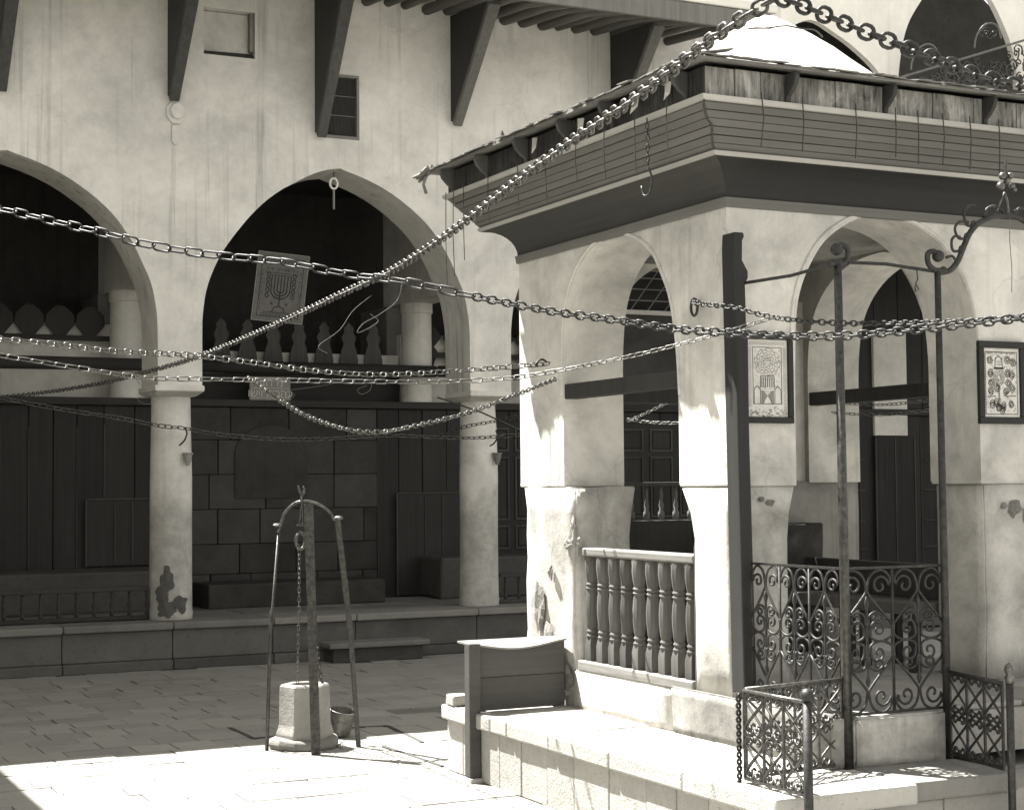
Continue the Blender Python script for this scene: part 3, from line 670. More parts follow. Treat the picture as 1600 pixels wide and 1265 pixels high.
# cornice in tiers
def ring_side(side, prof, fn=None):
    mb = MB(); n = len(prof)
    if side == 'L': a = [(X0-o, Y0-o, z) for o, z in prof]; b = [(X0-o, Y1+o, z) for o, z in prof]
    if side == 'F': a = [(X0-o, Y0-o, z) for o, z in prof]; b = [(X1+o, Y0-o, z) for o, z in prof]
    if side == 'R': a = [(X1+o, Y0-o, z) for o, z in prof]; b = [(X1+o, Y1+o, z) for o, z in prof]
    if side == 'B': a = [(X0-o, Y1+o, z) for o, z in prof]; b = [(X1+o, Y1+o, z) for o, z in prof]
    mb.add(a+b, [tuple(range(n)), tuple(range(2*n-1, n-1, -1))]+[(i, (i+1) % n, n+(i+1) % n, n+i) for i in range(n)]); return mb
for sd_ in 'LFRB':
    yx = sd_ in 'LR'
    build(ring_side(sd_, [(-.02, 3.445), (.014, 3.445), (.022, 3.50), (-.02, 3.50)]), 'wall_moulding', M['strip'] if False else (M['mwood'] if yx else M['mwoodx']), pav, bevel=.004)
    cv = [(.2-.195*math.cos(math.pi/2*k/8), 3.492+.195*math.sin(math.pi/2*k/8)) for k in range(9)]
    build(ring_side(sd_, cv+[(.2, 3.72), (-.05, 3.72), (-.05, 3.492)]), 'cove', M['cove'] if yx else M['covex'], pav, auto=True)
    build(ring_side(sd_, [(.15, 3.688), (.212, 3.688), (.222, 3.712), (.15, 3.712)]), 'lower_strip', M['strip'] if yx else M['stripx'], pav, bevel=.003)
    nb = 6
    for k in range(nb):
        o0 = .205+.175*k/nb; o1 = .205+.175*(k+1)/nb; z0 = 3.714+.222*k/nb; z1 = 3.714+.222*(k+1)/nb-.004
        build(ring_side(sd_, [(o0-.03, z0), (o0, z0), (o1, z1), (o1-.03, z1)]).jitter(.004, 1.3, k), 'cornice_board', M['mwood'] if yx else M['mwoodx'], pav, bevel=.002, seg=1)
    build(ring_side(sd_, [(.17, 3.70), (.19, 3.71), (.36, 3.93), (.33, 3.93)]), 'cornice_backing', M['dwood'], pav)
    build(ring_side(sd_, [(.33, 3.937), (.402, 3.937), (.41, 3.966), (.33, 3.966)]), 'upper_strip', M['strip'] if yx else M['stripx'], pav, bevel=.003)
    # frieze: weathered upright boards, standing in the shade of the eave
    L = (Y0-.37, Y1+.37) if yx else (X0-.37, X1+.37); t = L[0]
    while t < L[1]-.02:
        ww = min(random.uniform(.14, .34), L[1]-t); dx = random.uniform(0, .010); top = 4.125
        if sd_ == 'L': mb = MB().box(X0-.37-dx, X0-.33, t+.002, t+ww-.002, 3.967, top)
        elif sd_ == 'R': mb = MB().box(X1+.33, X1+.37+dx, t+.002, t+ww-.002, 3.967, top)
        elif sd_ == 'F': mb = MB().box(t+.002, t+ww-.002, Y0-.37-dx, Y0-.33, 3.967, top)
        else: mb = MB().box(t+.002, t+ww-.002, Y1+.33, Y1+.37+dx, 3.967, top)
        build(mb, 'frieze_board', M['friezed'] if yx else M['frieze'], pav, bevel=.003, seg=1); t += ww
# roof sheet
def quad_ring(o0, z0, o1, z1, th):
    mb = MB(); c0 = [(X0-o0, Y0-o0), (X1+o0, Y0-o0), (X1+o0, Y1+o0), (X0-o0, Y1+o0)]; c1 = [(X0-o1, Y0-o1), (X1+o1, Y0-o1), (X1+o1, Y1+o1), (X0-o1, Y1+o1)]
    for i in range(4):
        j = (i+1) % 4
        mb.hexa([(*c0[i], z0), (*c0[j], z0), (*c1[j], z1), (*c1[i], z1), (*c0[i], z0+th), (*c0[j], z0+th), (*c1[j], z1+th), (*c1[i], z1+th)])
    return mb
build(quad_ring(0.49, 4.128, -.5, 4.315, .016), 'roof', M['shingle'], pav)
build(MB().box(X0+.5, X1-.5, Y0+.5, Y1-.5, 4.2, 4.33), 'roof_deck', M['dome'], pav)
# ragged shingles along the eaves
for sd_ in 'LF':
    L = (Y0-.52, Y1+.54) if sd_ == 'L' else (X0-.52, X1+.52); t = L[0]
    while t < L[1]:
        ww = random.uniform(.05, .13); o_ = random.uniform(.49, .535); zz = 4.144+random.uniform(-.002, .003); dp = random.uniform(.15, .3) if sd_ == 'L' else random.uniform(.06, .12); tp = random.uniform(-.003, .003); th = random.uniform(.005, .010)
        up = .2*dp
        if sd_ == 'L': p = [(X0-o_, t, zz), (X0-o_+dp, t, zz+up), (X0-o_+dp, t+ww, zz+up), (X0-o_+random.uniform(-.015, .015), t+ww, zz+tp)]
        else: p = [(t, Y0-o_, zz), (t+ww, Y0-o_+random.uniform(-.015, .015), zz+tp), (t+ww, Y0-o_+dp, zz+up), (t, Y0-o_+dp, zz+up)]
        mb = MB(); mb.hexa(p+[(a, b, c+th) for a, b, c in p]); build(mb, 'shingle', M['shingle'], pav); t += ww*.86
# scrolled brackets under the eave
def sbracket(side, t):
    prof = [(.375, 3.97), (.39, 3.97), (.40, 4.0), (.43, 4.02), (.47, 4.06), (.485, 4.10), (.47, 4.127), (.375, 4.127)]
    if side == 'L': fn = lambda o, z, d: (X0-o, t+d, z)
    else: fn = lambda o, z, d: (t+d, Y0-o, z)
    mb = MB(); mb.prism(prof, fn, -.014, .014); build(mb, 'eave_bracket', M['strutd'] if side == 'L' else M['fin'], pav, bevel=.005)
for t in (7.62, 8.42, 8.95, 9.55, 10.15, 10.72): sbracket('L', t)
for t in (5.35, 6.02, 6.75, 7.4): sbracket('F', t)
# thin wires hung down the cornice
for t, l0, l1 in ((7.75, 4.0, 3.70), (8.1, 3.98, 3.66), (8.45, 3.99, 3.68), (8.8, 3.97, 3.72), (9.2, 3.98, 3.66), (9.6, 3.95, 3.7), (10.05, 3.96, 3.66), (10.45, 3.95, 3.45), (10.75, 3.95, 3.30), (10.62, 3.95, 3.36)):
    j = random.uniform(-.01, .01)
    mb = MB(); mb.tube([(X0-.425, t, l0+.02), (X0-.43, t+j, (l0+l1)/2), (X0-.42, t, l1)], .0032, 4); build(mb, 'wire', M['wire'], pav)
for t, l1 in ((5.15, 3.70), (5.42, 3.70), (5.78, 3.69), (6.06, 3.72), (6.22, 3.69), (6.40, 3.70), (6.60, 3.69), (6.82, 3.68), (7.02, 3.69), (7.3, 3.68)):
    j = random.uniform(-.012, .012)
    mb = MB(); mb.tube([(t, Y0-.425, 4.0), (t+j, Y0-.432, 3.86), (t-j*.5, Y0-.42, l1)], .0036, 4); build(mb, 'wire', M['wire'], pav)
# corner lacing, torn flashing bits
mb = MB(); mb.tube([(X0-.20-.19*k/8+random.uniform(-.012, .012), Y0-.20-.19*k/8+random.uniform(-.012, .012), 3.70+.24*k/8) for k in range(9)], .006, 4); build(mb, 'corner_lacing', M['wire'], pav)
for (t, s_) in ((8.7, 1), (9.32, .8), (8.05, 1.1), (7.7, .9)):
    mb = MB(); mb.add([(X0-.425, t, 4.09), (X0-.43, t+.07*s_, 4.10), (X0-.44, t+.05*s_, 4.04), (X0-.43, t+.085*s_, 4.0), (X0-.425, t+.02, 4.03)], [(0, 1, 2, 3, 4)])
    o = build(mb, 'torn_flashing', M['dome'], pav); sm = o.modifiers.new('solid', 'SOLIDIFY'); sm.thickness = .004
# ragged rolled corner at the far end of the eave
mb = MB()
for k in range(9): mb.tube([(X0-.50+random.uniform(-.03, .03), Y1+.40, 4.155+random.uniform(-.02, .02)), (X0-.50+random.uniform(-.05, .05), Y1+.60+random.uniform(0, .06), 4.13+random.uniform(-.03, .03))], .013, 5)
mb.tube([(X0-.49, Y1+.5, 4.12), (X0-.5, Y1+.53, 4.06), (X0-.47, Y1+.55, 4.0)], .012, 5); build(mb, 'frayed_eave_end', M['shingle'], pav)
# dome
mb = MB(); mb.lathe([(1.0, 4.20), (.94, 4.32), (.84, 4.44), (.73, 4.55), (.60, 4.655), (.47, 4.755), (.32, 4.855), (.19, 4.94), (.08, 5.01), (.005, 5.035)], (6.42, 9.17, 0), 40); mb.jitter(.02, 2)
dm = build(mb, 'dome', M['dome'], pav, smooth=True)
mb = MB(); mb.tube([(6.47+.33*math.cos(a), 9.15+.33*math.sin(a), 4.862+.006*math.sin(a*9)) for a in [math.pi*(1.0+.05*k) for k in range(17)]], .006, 4); build(mb, 'crack', M['joint'], dm)
mb = MB(); mb.hexa([(5.75, 8.35, 4.27), (6.1, 8.3, 4.27), (6.1, 8.6, 4.33), (5.75, 8.6, 4.33), (5.72, 8.33, 4.36), (6.0, 8.33, 4.38), (6.05, 8.6, 4.42), (5.75, 8.6, 4.41)]); mb.jitter(.03, 6); build(mb, 'broken_roof_plaster', M['dome'], pav, bevel=.02)
# tie beams
def tie(p, q, wd, ht, mat=None):
    p, q = Vector(p), Vector(q); d = (q-p).normalized(); s_ = Vector((-d.y, d.x, 0))*wd/2; u = Vector((0, 0, ht))
    mb = MB(); mb.hexa([p-s_, q-s_, q+s_, p+s_, p-s_+u, q-s_+u, q+s_+u, p+s_+u]); return build(mb, 'tie_beam', mat or M['dwood'], pav, bevel=.008)
tie((X0+.06, 8.30, 2.46), (X0+.06, 9.84, 2.46), .10, .10)
tie((X1-.40, 8.30, 2.45), (X1-.40, 9.96, 2.45), .10, .095)
tie((5.6, Y1-.30, 2.46), (7.05, Y1-.30, 2.46), .10, .10)
# timber balustrade in the left arch
rl = bpy.data.objects.new('railing', None); COL.objects.link(rl); rl.location = (X0+.04, 8.95, ZF); attach(rl, pav)
xc = X0+.055
build(MB().box(xc-.045, xc+.045, 8.235, 9.64, 1.425, 1.478).jitter(.006, 5), 'top_rail', M['oldwoody'], rl, bevel=.010)
build(MB().box(xc-.055, xc+.055, 8.235, 9.64, ZF-.012, ZF+.058).jitter(.012, 6), 'bottom_rail', M['oldwoody'], rl, bevel=.012)
mb = MB(); mb.prism([(8.135, ZF-.02), (8.232, ZF-.02), (8.232, 1.52), (8.21, 1.585), (8.185, 1.60), (8.16, 1.585), (8.135, 1.53)], lambda u, v, d: (xc+d, u, v), -.045, .045); build(mb, 'newel_post', M['oldwood'], rl, bevel=.010)
BP = [(.042, .15), (.046, .165), (.034, .18), (.044, .195), (.034, .21), (.04, .225), (.048, .30), (.05, .36), (.045, .42), (.038, .46), (.047, .472), (.036, .485), (.046, .498), (.037, .51), (.042, .53), (.052, .60), (.05, .65), (.04, .70)]
b2 = MB(); b2.lathe([(.046, 0), (.052, .02), (.052, .11), (.042, .15)], n=4, a0=math.pi/4); b2.lathe([(a*.88, b) for a, b in BP], n=10); b2.lathe([(.044, .64), (.05, .66), (.05, .69)], n=4, a0=math.pi/4)
bmesh_b = b2.mesh('turned_baluster', M['oldwood'], True)
bmesh_b.set_sharp_from_angle(angle=R(35))
for k in range(9):
    put('baluster', bmesh_b, rl, (xc+random.uniform(-.006, .006), 8.31+.153*k, ZF+.056))
# balustrade and desk front in the far arch
dk = bpy.data.objects.new('desk', None); COL.objects.link(dk); dk.location = (6.3, 10.05, ZF); attach(dk, pav)
build(MB().box(5.66, 7.0, 9.99, 10.09, 1.875, 1.902), 'top_rail', M['fin'], dk, bevel=.006)
build(MB().box(5.66, 7.0, 10.0, 10.08, ZF, 1.635), 'front_panel', M['dwood'], dk, bevel=.006)
SB = MB(); SB.lathe([(.022, 0), (.024, .05), (.012, .07), (.018, .10), (.009, .14), (.014, .17), (.007, .235)], n=8); SBm = SB.mesh('slim_baluster', M['oldwood'], True)
for k in range(11): put('baluster', SBm, dk, (5.73+k*.12, 10.04, 1.638))
# dark dado and bench inside
worn('dado', M['dado'], 6.45, 7.29, 9.78, 9.97, ZF, 1.60, .03)
bn = thing('inner_bench', 'long dark bench inside the pavilion seen behind the iron fence', 'bench', (7.05, 9.0, ZF))
build(MB().box(6.88, 7.25, 8.3, 9.85, 1.05, 1.13), 'seat', M['oldwood'], bn, bevel=.01)
build(MB().box(7.12, 7.18, 8.3, 9.85, 1.135, 1.36), 'backrest', M['dwood'], bn, bevel=.01)
for yy in (8.36, 8.85, 9.35, 9.78):
    for xx in (6.92, 7.18): build(MB().box(xx-.03, xx+.03, yy-.03, yy+.03, ZF, 1.048), 'leg', M['dwood'], bn, bevel=.006)
# dark corner post with a scrolled head
mb = MB(); mb.prism([(5.185, .735), (5.268, .735), (5.232, 3.0), (5.252, 3.03), (5.252, 3.07), (5.215, 3.13), (5.218, 3.24), (5.23, 3.26), (5.227, 3.285), (5.163, 3.285), (5.158, 3.2)], lambda u, v, d: (u, Y0-.075+d, v), -.05, .075)
cp = tag(build(mb, 'corner_post', M['post'], bevel=.008), 'tall dark timber post with notched head standing against the pavilion corner', 'post')

# ================================================================== STONE BENCH / PLATFORM
bench = thing('stone_bench', 'long pale stone ledge running along the foot of the pavilion', 'bench', (4.9, 8.4, 0))
build(MB().box(4.56, 7.9, 6.56, 10.30, 0, .33), 'core', M['bench'], bench)
ys = [6.43, 7.25, 8.0, 8.72, 9.28, 9.52, 9.80, 10.28]
for a, b in zip(ys[:-1], ys[1:]):
    mb = MB().box(4.497, 5.33, a+.003, b-.003, .338, ZB+random.uniform(-.004, .003)); mb.jitter(.006, 3.5, a); build(mb, 'coping_slab', M['bench'], bench, bevel=.014)
for a, b in ((5.332, 5.99),):
    mb = MB().box(a, b, 6.46, 7.02, .338, ZB-.002); mb.jitter(.006, 3.5, a); build(mb, 'coping_slab', M['porch'], bench, bevel=.014)
y = 6.47
while y < 10.2:
    L = min(random.choice((.26, .34, .40, .30)), 10.26-y); mb = MB().box(4.535+random.uniform(-.004, .004), 4.70, y+.0025, y+L-.0025, 0, .334); build(mb, 'facing_slab', M['bench'], bench, bevel=.006); y += L
x = 4.704
while x < 5.95:
    L = min(.42, 5.96-x); build(MB().box(x+.003, x+L-.003, 6.50+random.uniform(-.003, .003), 6.6, .12, .334), 'facing_slab', M['porch'], bench, bevel=.008); x += L
build(MB().box(4.66, 6.05, 6.36, 6.6, 0, .118).jitter(.008, 3), 'foot_step', M['porch'], bench, bevel=.014)
stone_ = MB().box(4.50, 4.64, 10.08, 10.22, ZB+.002, ZB+.07); stone_.jitter(.012, 7); tag(build(stone_, 'loose_stone', M['bench'], bevel=.012), 'loose pale stone lying on the far end of the stone ledge', 'stone')
# stairs on the right
stair = thing('stone_stairs', 'short flight of stone steps at the right edge beside the iron gate', 'stairs', (6.9, 7.1, 0))
for k in range(5):
    mb = MB().box(6.06, 8.6, 6.42+.28*k, 7.95, .07+.125*k-.06, .10+.125*k); mb.jitter(.006, 3, k); build(mb, 'step', M['porch'], stair, bevel=.014)

# ================================================================== WOODEN BIN ON THE LEDGE
bn2 = thing('wooden_bin', 'weathered plank bin with sagging lid standing on the stone ledge', 'bin', (4.8, 9.8, ZB))
def sagtop(x0, x1, n=10, z=.868, sag=.045): return [(x0+(x1-x0)*k/n, z-sag*math.sin(math.pi*k/n)**1.3) for k in range(n+1)]
bf = lambda u, v, d: (u, 9.77+d, v)
mb = MB(); mb.prism([(4.55, .655), (5.17, .655)]+list(reversed(sagtop(4.55, 5.17))), bf, 0, .03); build(mb, 'plank', M['bin'], bn2, bevel=.005)
build(MB().box(4.55, 5.17, 9.773, 9.80, ZB+.004, .6535), 'plank', M['bin'], bn2, bevel=.005)
build(MB().box(5.10, 5.17, 9.803, 9.90, ZB+.004, .83), 'side_panel', M['bin'], bn2)
build(MB().box(4.545, 4.57, 9.803, 9.90, ZB+.004, .83), 'side_panel', M['bin'], bn2)
lid = MB(); top = sagtop(4.46, 5.18)
for (a, b) in zip(top[:-1], top[1:]):
    lid.hexa([(a[0], 9.76, a[1]), (b[0], 9.76, b[1]), (b[0], 9.92, .872), (a[0], 9.92, .872), (a[0], 9.76, a[1]+.012), (b[0], 9.76, b[1]+.012), (b[0], 9.92, .884), (a[0], 9.92, .884)])
build(lid, 'lid', M['binl'], bn2, weld=True)
build(MB().box(4.455, 4.535, 9.72, 9.80, .03, .878).jitter(.004, 4), 'corner_post', M['bin'], bn2, bevel=.006)
build(MB().box(4.45, 4.54, 9.70, 9.81, -.01, .028), 'post_foot', M['bench'], bn2, bevel=.006)

# ================================================================== WELL
wl = thing('wellhead', 'hexagonal carved stone wellhead on a rough base slab', 'well', (4.02, 11.66, 0))
mb = MB(); mb.lathe([(.25, 0), (.265, .03), (.25, .065), (.22, .075)], (4.02, 11.66, 0), 14); mb.jitter(.03, 4); build(mb, 'base_slab', M['curb'], wl, bevel=.01)
mb = MB(); a6 = R(47)
mb.lathe([(.208, .06), (.212, .10), (.208, .12), (.198, .15), (.192, .17), (.184, .38), (.182, .44), (.170, .456), (.12, .458), (.11, .43), (.11, .16)], (4.02, 11.66, 0), 6, True, a6); mb.jitter(.006, 6)
build(mb, 'shaft', M['curb'], wl, bevel=.007)
wf = thing('well_frame', 'tall iron tripod frame with curved top and forked hook over the well', 'well frame', (4.0, 11.5, 0))
def bar(mb, p, q, wd, th, side):   # flat bar: wd along `side`
    p, q = Vector(p), Vector(q); s_ = Vector(side).normalized()*wd/2; d = (q-p).normalized(); t_ = d.cross(s_).normalized()*th/2
    return mb.hexa([p-s_-t_, p+s_-t_, p+s_+t_, p-s_+t_, q-s_-t_, q+s_-t_, q+s_+t_, q-s_+t_])
mb = MB(); mb.tube([(3.718, 11.62, 0), (3.728, 11.62, .3), (3.745, 11.62, .80), (3.756, 11.62, 1.0), (3.762, 11.62, 1.01), (3.813, 11.62, 1.60)], [.014, .014, .014, .013, .010, .010], 7); build(mb, 'leg', M['iron'], wf, smooth=True)
bm_ = bar(MB(), (3.972, 11.284, 0), (3.962, 11.40, 1.765), .068, .016, (1, .1, 0)); build(bm_, 'leg', M['iron'], wf, bevel=.003)
mb = bar(MB(), (4.36, 11.46, 0), (4.30, 11.46, .85), .036, .014, (1, 0, 0)); bar(mb, (4.30, 11.46, .852), (4.203, 11.46, 1.655), .044, .012, (1, 0, 0)); build(mb, 'leg', M['iron'], wf, bevel=.003)
top_ = smoothpath([(3.800, 11.62, 1.56), (3.825, 11.615, 1.62), (3.85, 11.60, 1.70), (3.90, 11.55, 1.765), (3.945, 11.50, 1.785), (4.02, 11.49, 1.78), (4.10, 11.48, 1.745), (4.16, 11.47, 1.69), (4.175, 11.465, 1.655), (4.215, 11.46, 1.65)], 3)
mb = MB(); mb.tube(top_, .011, 6); build(mb, 'top_arch', M['chain'], wf, smooth=True)
mb = MB(); mb.tube([(3.945, 11.50, 1.78), (3.94, 11.50, 1.83), (3.93, 11.5, 1.86), (3.918, 11.5, 1.90)], [.011, .010, .009, .005], 6); mb.tube([(3.942, 11.50, 1.82), (3.962, 11.50, 1.845), (3.965, 11.50, 1.875), (3.957, 11.50, 1.895)], [.009, .010, .008, .005], 6)
build(mb, 'forked_hook', M['chain'], wf, smooth=True)
for c in ((3.80, 11.62, 1.615), (4.215, 11.46, 1.665)):
    mb = MB(); mb.lathe([(.03, -.012), (.034, 0), (.022, .012)], c, 8); build(mb, 'collar', M['chain'], wf)
pu = thing('pulley', 'small iron pulley wheel hanging below the top of the well frame', 'pulley', (3.93, 11.49, 1.45))
mb = MB(); mb.tube([(3.945, 11.5, 1.77), (3.925, 11.5, 1.62)], .005, 5); mb.tube([(3.945, 11.5, 1.77), (3.95, 11.5, 1.62)], .005, 5); mb.tube([(3.905, 11.5, 1.615), (3.97, 11.5, 1.615)], .008, 5); build(mb, 'hanger', M['chain'], pu)
mb = MB(); mb.tube([(3.935+.035*math.cos(.524*k), 11.5, 1.50+.06*math.sin(.524*k)) for k in range(12)], .013, 6, True); build(mb, 'wheel', M['chain'], pu, smooth=True)
bk = thing('bucket', 'small dark rimmed tin bucket standing on the ground behind the wellhead', 'bucket', (4.42, 11.98, 0))
ax = Vector((.12, -.2, .95)).normalized(); qb = Vector((0, 0, 1)).rotation_difference(ax)
def rotm(mb, q, c): mb.v = [tuple(q @ Vector(v)+Vector(c)) for v in mb.v]; return mb
mb = MB(); mb.lathe([(.085, 0), (.098, .17), (.101, .175), (.094, .177), (.080, .015), (.0, .01)], n=18, cap=False); mb.lathe([(.084, .0), (.0005, .0)], n=18, cap=False); build(rotm(mb, qb, (4.40, 11.98, .03)), 'body', M['bucket'], bk, auto=True)
mb = MB(); mb.tube([(.10*math.cos(2*math.pi*k/18), .10*math.sin(2*math.pi*k/18), .175) for k in range(18)], .006, 5, True); build(rotm(mb, qb, (4.40, 11.98, .03)), 'rim', M['bucket'], bk, smooth=True)

# ================================================================== IRON FENCE, RAILINGS AND OVERTHROW
def curl(c, r, a0, turns, sgn, n=16, shrink=.8):
    return [(c[0]+r*(1-shrink*k/n)*math.cos(a0+sgn*turns*2*math.pi*k/n), c[1]+r*(1-shrink*k/n)*math.sin(a0+sgn*turns*2*math.pi*k/n)) for k in range(n+1)]
def sub2(pts, n=4): return [(p.x, p.y) for p in smoothpath([(a, b, 0) for a, b in pts], n)]
def scroll_unit(w_, h_, flip):
    """half a heart motif between a plain bar (u=0) and a spear bar (u=w): list of 2-D polylines"""
    up = []
    spi = lambda cu, cz, r, a0, t, s: [(x*1, y_) for x, y_ in curl((cu, cz), r, a0, t, s)]
    big = list(reversed(curl((.48*w_, .875*h_), .34*w_, math.pi, 1.15, -1)))      # from the inside out
    up.append(big[:-1]+sub2([(.14*w_, .875*h_), (.10*w_, .93*h_), (.42*w_, .985*h_), (.82*w_, .95*h_), (.97*w_, .86*h_), (.86*w_, .80*h_), (.04*w_, .61*h_)]))
    c2 = list(reversed(curl((.58*w_, .575*h_), .30*w_, math.pi*.05, 1.1, 1)))
    up.append(sub2([(.04*w_, .61*h_), (.03*w_, .54*h_), (.22*w_, .505*h_), (.52*w_, .492*h_), (.86*w_, .52*h_), (.88*w_, .57*h_)])+curl((.58*w_, .575*h_), .30*w_, 0, 1.1, 1)[1:])
    up.append(sub2([(.94*w_, .60*h_), (.9*w_, .67*h_), (.62*w_, .695*h_), (.40*w_, .665*h_)])+curl((.60*w_, .655*h_), .20*w_, math.pi, .9, 1)[1:])
    out = []
    for p in up:
        out.append(p); out.append([(u, h_*.985-z) for u, z in p])
    return [[((w_-u) if flip else u, z) for u, z in p] for p in out]
def fence_panel(parent, fn, width, units, h_, r=.0072):
    w_ = width/units
    for i in range(units):
        for p in scroll_unit(w_, h_, i % 2 == 1):
            mb = MB(); mb.tube([fn(u+i*w_, z) for u, z in p], r, 5); build(mb, 'scroll', M['irond'], parent, smooth=True)
    for i in range(units+1):
        mb = MB()
        if i % 2 == 0: mb.tube([fn(i*w_, 0), fn(i*w_, h_)], .0075, 4)
        else:
            mb.tube([fn(i*w_, .18*h_), fn(i*w_, .22*h_), fn(i*w_, .26*h_), fn(i*w_, .72*h_), fn(i*w_, .76*h_), fn(i*w_, .81*h_)], [.002, .014, .007, .007, .014, .002], 6)
        build(mb, 'bar', M['irond'], parent, smooth=True)
    for z in (0, h_): mb = MB(); mb.tube([fn(0, z), fn(width, z)], .009, 4); build(mb, 'rail', M['irond'], parent)
fence = thing('iron_fence', 'wrought iron fence of heart scrolls with tall poles round the pavilion porch', 'fence', (5.5, 7.1, ZB))
PA = Vector((5.245, 7.70)); PB = Vector((5.285, 6.96)); PC = Vector((5.955, 6.96))
d1 = (PB-PA).normalized(); d2 = (PC-PB).normalized()
fence_panel(fence, lambda u, z: (PA.x+d1.x*u, PA.y+d1.y*u, .715+z), (PB-PA).length, 6, .735)
fence_panel(fence, lambda u, z: (PB.x+d2.x*u, PB.y+d2.y*u, .70+z), (PC-PB).length, 4, .748)
mb = MB(); mb.tube([(5.30, 6.94, ZB), (5.298, 6.94, 1.5), (5.292, 6.94, 3.04)], [.030, .026, .021], 8); build(mb, 'pole', M['iron'], fence, smooth=True)
mb = MB(); mb.tube([(5.953, 6.94, ZB), (5.953, 6.94, 1.5), (5.949, 6.94, 3.01)], [.024, .021, .018], 8); build(mb, 'pole', M['irond'], fence, smooth=True)
mb = MB(); mb.tube([(6.905, 6.94, ZB), (6.9, 6.94, 3.01)], [.024, .018], 8); build(mb, 'pole', M['irond'], fence, smooth=True)
for px_, s_ in ((5.292, 1), (5.949, -1)):
    mb = MB(); mb.tube([(px_+s_*u, 6.94, 3.02+v) for u, v in sub2([(-.035, 0), (.02, 0), (.06, .03), (.065, .08), (.03, .10), (-.0, .085)])], .015, 6); mb.ball((px_-s_*.006, 6.94, 3.095), .033); mb.ball((px_-s_*.04, 6.94, 3.02), .022)
    build(mb, 'pole_head', M['irond'], fence, smooth=True)
mb = MB(); mb.tube([(5.235, 7.74, 3.005), (5.26, 7.3, 3.00), (5.28, 7.02, 3.02), (5.292, 6.94, 3.03), (5.6, 6.94, 3.035), (5.949, 6.94, 3.01)], .0095, 5); build(mb, 'top_bar', M['irond'], fence)

mb = MB(); mb.tube([(5.80, 6.93, 3.01), (5.805, 6.93, 2.96), (5.79, 6.93, 2.94), (5.81, 6.93, 2.91), (5.79, 6.93, 2.895), (5.785, 6.93, 2.93)], .004, 5); build(mb, 'small_hook', M['wire'], fence)
# overthrow over the gate
ov = thing('gate_overthrow', 'curved iron arch with scrolls and flower finial over the gateway at the right', 'gate arch', (6.45, 6.94, 3.0))
mb = MB(); mb.tube(smoothpath([(5.949, 6.94, 3.005), (6.03, 6.94, 3.02), (6.09, 6.94, 3.075), (6.13, 6.94, 3.15), (6.18, 6.94, 3.235), (6.25, 6.94, 3.295), (6.34, 6.94, 3.33), (6.45, 6.94, 3.345), (6.56, 6.94, 3.325), (6.66, 6.94, 3.26), (6.73, 6.94, 3.15), (6.8, 6.94, 3.05), (6.9, 6.94, 3.0)], 4), .016, 6); build(mb, 'arch_bar', M['irond'], ov, smooth=True)
for pts in ([(6.08, 3.07), (6.05, 3.10), (6.01, 3.09)], [(6.11, 3.13), (6.06, 3.13), (6.05, 3.18), (6.075, 3.21), (6.11, 3.205)], [(6.15, 3.2), (6.10, 3.2), (6.075, 3.25), (6.11, 3.29), (6.17, 3.29)], [(6.20, 3.27), (6.16, 3.275), (6.14, 3.33), (6.17, 3.38), (6.22, 3.385)], [(6.28, 3.32), (6.30, 3.37), (6.36, 3.39), (6.42, 3.36), (6.41, 3.35)], [(6.50, 3.35), (6.53, 3.39), (6.58, 3.38), (6.6, 3.34)]):
    mb = MB(); q_ = sub2(pts, 4); e = q_[0]; q_ = list(reversed(curl((e[0]+.012, e[1]+.012), .022, -2.3, .9, -1, 8)))[:-1]+q_ if len(pts) > 3 else q_
    mb.tube([(u, 6.94, v) for u, v in q_], .008, 5); build(mb, 'scroll', M['irond'], ov, smooth=True)
mb = MB(); mb.tube([(6.37, 6.94, 3.36), (6.40, 6.94, 3.42), (6.43, 6.94, 3.47)], .007, 5); mb.tube([(6.455, 6.94, 3.35), (6.45, 6.94, 3.42), (6.43, 6.94, 3.47)], .006, 5); build(mb, 'finial_stem', M['chain'], ov)
for c, r in (((6.385, 6.92, 3.50), .024), ((6.465, 6.92, 3.505), .018), ((6.48, 6.92, 3.485), .015), ((6.40, 6.92, 3.555), .022), ((6.455, 6.92, 3.56), .02), ((6.43, 6.92, 3.53), .02)):
    mb = MB(); mb.ball(c, r); build(mb, 'finial_ball', M['chain'], ov, smooth=True)
mb = MB(); mb.tube([(6.425, 6.92, 3.56), (6.425, 6.92, 3.62), (6.425, 6.92, 3.66)], [.012, .009, .001], 6); build(mb, 'finial_spike', M['iron'], ov)
